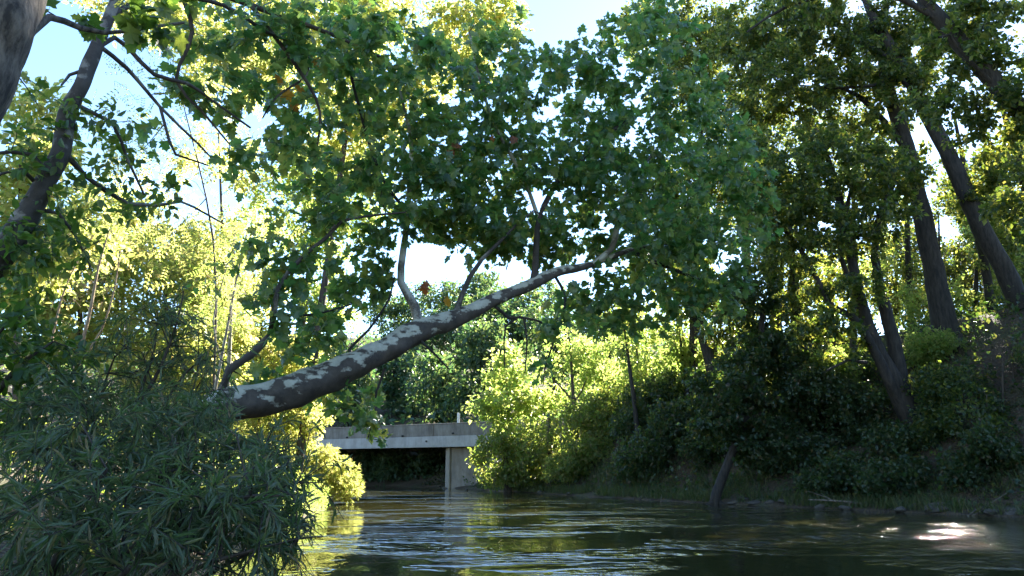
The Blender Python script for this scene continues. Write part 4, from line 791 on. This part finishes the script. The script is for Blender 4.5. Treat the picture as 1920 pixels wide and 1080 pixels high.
far_tree('backlit_tree', 'dark dense tree behind the slanting trunk, closing the sky low down', 35, (1830, 640), (1830, 400), [(1800, 470, 70, 70), (1850, 520, 70, 60), (1760, 540, 70, 50), (1900, 440, 60, 80), (1820, 390, 70, 50, .7)], 'diamond', .17, 'dark_leaf', 1.6, DG, 'bark_dark', wpx=8, lpc=40, step=.8, sides=6, tip=.006)
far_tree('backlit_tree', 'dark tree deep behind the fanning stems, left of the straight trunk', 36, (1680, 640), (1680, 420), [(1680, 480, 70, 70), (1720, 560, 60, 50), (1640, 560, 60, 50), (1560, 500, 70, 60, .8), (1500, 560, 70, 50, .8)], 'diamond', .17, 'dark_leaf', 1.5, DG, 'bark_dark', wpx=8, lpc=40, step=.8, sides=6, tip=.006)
# understorey shrubs on the shaded bank
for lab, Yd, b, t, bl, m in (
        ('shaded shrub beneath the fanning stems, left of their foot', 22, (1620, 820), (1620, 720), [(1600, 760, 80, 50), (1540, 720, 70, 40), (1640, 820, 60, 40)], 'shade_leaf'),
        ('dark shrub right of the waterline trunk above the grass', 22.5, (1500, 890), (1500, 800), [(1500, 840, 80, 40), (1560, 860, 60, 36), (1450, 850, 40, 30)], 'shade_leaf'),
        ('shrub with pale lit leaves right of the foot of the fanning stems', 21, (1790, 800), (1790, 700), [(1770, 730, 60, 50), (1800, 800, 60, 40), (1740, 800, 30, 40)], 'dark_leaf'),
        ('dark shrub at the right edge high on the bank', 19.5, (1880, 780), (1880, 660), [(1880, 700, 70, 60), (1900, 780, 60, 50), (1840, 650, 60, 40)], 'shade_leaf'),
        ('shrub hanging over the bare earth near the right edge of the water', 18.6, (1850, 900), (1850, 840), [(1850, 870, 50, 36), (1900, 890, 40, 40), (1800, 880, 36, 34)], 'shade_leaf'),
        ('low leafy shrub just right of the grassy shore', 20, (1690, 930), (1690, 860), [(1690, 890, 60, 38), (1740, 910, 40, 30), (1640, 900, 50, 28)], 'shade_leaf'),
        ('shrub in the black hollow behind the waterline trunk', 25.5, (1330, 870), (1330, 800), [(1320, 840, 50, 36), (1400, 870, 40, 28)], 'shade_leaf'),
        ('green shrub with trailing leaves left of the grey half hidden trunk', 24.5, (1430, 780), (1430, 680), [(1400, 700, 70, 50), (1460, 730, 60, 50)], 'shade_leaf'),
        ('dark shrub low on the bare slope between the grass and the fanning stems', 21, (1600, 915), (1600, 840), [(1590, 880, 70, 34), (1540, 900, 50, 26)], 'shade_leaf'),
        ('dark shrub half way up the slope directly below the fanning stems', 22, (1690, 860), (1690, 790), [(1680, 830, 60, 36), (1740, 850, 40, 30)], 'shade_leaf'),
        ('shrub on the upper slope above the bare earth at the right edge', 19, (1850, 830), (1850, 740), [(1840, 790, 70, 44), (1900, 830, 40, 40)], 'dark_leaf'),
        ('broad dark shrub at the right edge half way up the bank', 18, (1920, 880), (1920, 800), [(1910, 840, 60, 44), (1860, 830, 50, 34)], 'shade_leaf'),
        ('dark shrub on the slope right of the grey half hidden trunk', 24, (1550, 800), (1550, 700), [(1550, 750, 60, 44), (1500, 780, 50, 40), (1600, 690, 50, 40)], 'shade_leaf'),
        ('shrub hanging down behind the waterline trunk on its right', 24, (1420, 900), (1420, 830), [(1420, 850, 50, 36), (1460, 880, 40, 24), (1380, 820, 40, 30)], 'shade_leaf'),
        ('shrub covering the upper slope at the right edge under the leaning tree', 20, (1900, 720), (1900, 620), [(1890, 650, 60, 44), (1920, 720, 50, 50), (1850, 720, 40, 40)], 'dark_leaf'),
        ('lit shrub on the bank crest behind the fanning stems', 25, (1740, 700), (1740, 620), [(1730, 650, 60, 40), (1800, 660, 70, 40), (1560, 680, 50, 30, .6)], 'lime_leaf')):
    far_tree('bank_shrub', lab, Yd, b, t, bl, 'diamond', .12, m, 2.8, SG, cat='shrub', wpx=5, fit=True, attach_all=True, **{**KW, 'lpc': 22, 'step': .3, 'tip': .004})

# more of the same wood, deeper in; those around the camera are unseen, added for shade (copies share their meshes)
def copy_tree(o, loc, rz, label, scl=1.0):
    c = o.copy(); COL.objects.link(c); c.location = loc; c.rotation_euler = (0, 0, rz); c.scale = (scl, scl, scl); c['label'] = label
    for ch in o.children:
        k = ch.copy(); COL.objects.link(k); k.parent = c
    return c
src = [o for o in sc.objects if o.parent is None and o.name.split('.')[0] in ('tall_bank_tree', 'forked_bank_tree', 'slim_bank_tree', 'backlit_tree')]
for i, (x, y) in enumerate([(27, 37), (31, 30), (34, 42), (17, 12), (19, 6), (20, 0), (24, 16), (18, -8), (-9, -8), (-12, 0), (10, -22), (0, -30)]):
    zz = gz(x, y)
    lab = ('backmost woodland tree glimpsed between the trunks on the bank crest' if y > 25 else 'unseen tree of the riverside wood beside or behind the viewer, added for shade')
    c = copy_tree(src[i % len(src)], (x, y, zz), [0.6, 2.2, 4.0, 5.1, 1.4][i % 5], lab, (.9, 1.05, 1.15)[i % 3])
    c['group'] = 'trees deep in the wood' if y > 25 else 'unseen trees added for shade'
# ------------------------------------------------------------------ ground cover, grass, rocks
rng = np.random.default_rng(77)
def scatter(n, x0, x1, y0, y1, dmin, dmax, right=True):
    q = np.c_[rng.uniform(x0, x1, n), rng.uniform(y0, y1, n)]; d, s = shore(q); k = (d > dmin) & (d < dmax) & (s == right)
    q = q[k]; return np.c_[q, ground(q)]
g = scatter(420000, -2, 24, 8, 46, .05, 1.9)
keep = fbm(g, .8, 4) > .42; g = g[keep][:26000]
n = len(g); hgt = rng.uniform(.12, .42, n); a = rng.normal(size=(n, 3)) * (.35, .35, .1) + (0, 0, 1)
V, Fc = leaf_cloud(g, a, rng.normal(size=(n, 3)) + (0, -.2, 0), hgt, tpl([(0, .03, 0), (0, -.03, 0), (.6, -.02, .06), (1, 0, .22), (.6, .02, .06)], [(0, 1, 2), (0, 2, 4), (4, 2, 3)]))
tag(link('grass', mesh_np('grass', V, Fc, M['grass'])), 'rough grass along the right shore', kind='stuff')
g = scatter(150000, -6, 30, 6, 60, .35, 14)[:46000]; n = len(g); g[:, 2] += rng.random(n) ** 1.5 * 1.5 * np.clip(fbm(g, .5, 8) * 2.6 - .8, .08, 1)
V, Fc = leaf_cloud(g, rng.normal(size=(n, 3)), rng.normal(size=(n, 3)) * .5 + (0, 0, 1), rng.uniform(.08, .2, n), DIAM)
tag(link('undergrowth', mesh_np('undergrowth', V, Fc, M['shade_leaf'])), 'low leafy ground cover on the right bank', kind='stuff')
g = scatter(90000, -40, -2, 4, 48, .2, 16, False)[:20000]; n = len(g); g[:, 2] += rng.random(n) ** 2 * .9
V, Fc = leaf_cloud(g, rng.normal(size=(n, 3)), rng.normal(size=(n, 3)) * .5 + (0, 0, 1), rng.uniform(.08, .2, n), DIAM)
tag(link('ground_cover', mesh_np('ground_cover', V, Fc, M['bush_leaf'])), 'low leafy ground cover on the left bank', kind='stuff')
g = scatter(60000, -80, 60, 52, 130, .4, 90)[:24000]; n = len(g); g[:, 2] += rng.random(n) ** 2 * 2
V, Fc = leaf_cloud(g, rng.normal(size=(n, 3)), rng.normal(size=(n, 3)) * .5 + (0, 0, 1), rng.uniform(.4, .9, n), DIAM)
tag(link('hillside_scrub', mesh_np('hillside_scrub', V, Fc, M['far_leaf'])), 'low scrub over the far hillside', kind='stuff')
g = scatter(60000, -9, -3, 12, 32, -.15, 1.6, False)[:9000]; n = len(g); g[:, 2] = np.maximum(g[:, 2], 0) + rng.random(n) ** 1.6 * .55
V, Fc = leaf_cloud(g, rng.normal(size=(n, 3)) + (0, 0, .6), rng.normal(size=(n, 3)) * .6 + (0, -.3, .6), rng.uniform(.08, .2, n), LANCE_LITE)
tag(link('shore_weeds', mesh_np('shore_weeds', V, Fc, M['lime_leaf'])), 'weeds trailing along the left waterline', kind='stuff')
# dead twigs and roots lying on the shaded slope
a = Acc()
for p in scatter(1600, 2, 20, 14, 30, .6, 6)[:260]:
    d = norm(rng.normal(size=3) * (1, 1, .35) + (0, 0, .15)); l = rng.uniform(.4, 1.5)
    pts = p + (0, 0, .05) + d * np.linspace(0, l, 4)[:, None] + rng.normal(size=(4, 3)) * .05
    a.add(*tube(pts, np.linspace(.008, .003, 4), 4))
tag(link('dead_twigs', a.mesh('dead_twigs', M['bark_brown'])), 'dead twigs lying on the shaded slope', kind='stuff')

def rock_mesh(seed, sub=3):
    import bmesh
    bm = bmesh.new(); bmesh.ops.create_icosphere(bm, subdivisions=sub, radius=1)
    V = np.array([v.co[:] for v in bm.verts]); r = .7 + .6 * fbm(V, 1.1, seed, 3)
    V = V * r[:, None]; V = np.round(V * 3.2 + (fbm(V, 2.5, seed + 5) - .5)[:, None]) / 3.2 * .35 + V * .65
    for v, c in zip(bm.verts, V): v.co = c
    me = bpy.data.meshes.new('rock'); bm.to_mesh(me); bm.free(); me.materials.append(M['rock']); return me
RM = [rock_mesh(k) for k in range(6)]
rk = []
for px, py, wpx in ((1310, 930, 20), (1335, 938, 14), (1390, 938, 26), (1412, 941, 20), (1370, 944, 18), (1440, 942, 16), (1475, 946, 18), (1520, 944, 22), (1550, 950, 16), (1590, 952, 18), (1640, 952, 24), (1690, 955, 20), (1730, 960, 22),
                    (1765, 955, 34), (1790, 962, 26), (1815, 950, 22), (1830, 962, 30), (1860, 966, 22), (1885, 962, 30), (1910, 968, 26), (1780, 940, 18), (1850, 945, 20), (1045, 921, 14), (1020, 918, 12), (995, 921, 14), (975, 917, 12), (1070, 924, 12), (1010, 924, 10), (1200, 934, 12), (822, 914, 8), (836, 915, 10), (870, 918, 10)):
    lo, hi = 6.0, 70.0                                  # the distance at which this line of sight meets the ground
    d = P(px, py, 1.0) - CAM
    for k in np.linspace(8, 60, 500):
        q = CAM + d * k
        if q[2] < max(gz(q[0], q[1]), 0) + .02: break
    rk.append((q, wpx * np.linalg.norm(q - CAM) / F, px))
ORD = ['', 'first', 'second', 'third', 'fourth', 'fifth', 'sixth', 'seventh', 'eighth', 'ninth', 'tenth', 'eleventh', 'twelfth', 'thirteenth', 'fourteenth']
placed = []
for q, sz_, px in rk:
    q = q + (rng.normal() * .12, abs(rng.normal()) * .45 - .15, 0); rel = q - CAM
    placed.append((960 + F * rel[0] / (rel[1] * CP + rel[2] * SP), q, sz_))
placed.sort(key=lambda x: x[0])
cnt = {}
for i, (px, q, sz_) in enumerate(placed):
    o = link('rock', RM[i % 6], None, (q[0], q[1], max(gz(q[0], q[1]), -.02) + sz_ * .02))
    o.scale = (sz_ * rng.uniform(.3, .7), sz_ * rng.uniform(.25, .55), sz_ * rng.uniform(.12, .34)); o.rotation_euler = (rng.uniform(-.3, .3), rng.uniform(-.3, .3), rng.uniform(0, 6))
    g_ = 0 if px < 950 else 1 if px < 1150 else 2 if px < 1600 else 3
    cnt[g_] = cnt.get(g_, 0) + 1; w_ = ORD[min(cnt[g_], 14)]
    lab, gr = (('stone at the foot of the bridge pier, %s from its left edge', 'stones at the foot of the pier'), ('small stone under the sunlit bank bushes, %s from the bridge', 'stones under the sunlit bank bushes'),
               ('dark stone on the waterline near the leaning bare trunk, %s from the left', 'stones near the leaning bare trunk'), ('stone on the bare right shore, %s counting toward the right edge', 'stones on the bare right shore'))[g_]
    tag(o, lab % w_, 'rock', gr)
# driftwood stranded on the bare shore
for lab, (px, py, Yd), rot, L_ in (('grey driftwood branch stranded on the bare shore at the right edge', (1800, 945, 18.6), .5, 1.6), ('forked dead branch lying at the foot of the shaded slope', (1600, 935, 21.5), 2.6, 1.9), ('thin dead branch with its end in the water left of the leaning bare trunk', (1250, 940, 26), 2.2, 1.5)):
    p = P(px, py, Yd); p[2] = gz(p[0], p[1]) + .06; rt = root('driftwood', tuple(p), lab, 'driftwood')
    d = np.array((math.cos(rot), math.sin(rot), .10)); t = np.linspace(0, 1, 9)[:, None]
    pts = d * L_ * (t - .4) + np.c_[np.sin(t * 5) * .08, np.cos(t * 4) * .07, np.sin(t * 3) * .06]
    V, Fq = tube(pts, np.linspace(.05, .015, 9), 8); link('stem', mesh_np('stem', V, Fq, M['bark_grey'], True), rt)
    for k in (3, 5):
        d2 = d + rng.normal(size=3) * .6 + (0, 0, .35); pt = pts[k] + d2 * np.linspace(0, .55, 5)[:, None] + rng.normal(size=(5, 3)) * .02
        V, Fq = tube(pt, np.linspace(.022, .006, 5), 6); link('branch', mesh_np('branch', V, Fq, M['bark_grey'], True), rt)
bpy.context.view_layer.update()
print('TRIS', sum(len(o.data.loops) - 2 * len(o.data.polygons) for o in sc.objects if o.type == 'MESH'), 'OBJ', len(sc.objects))
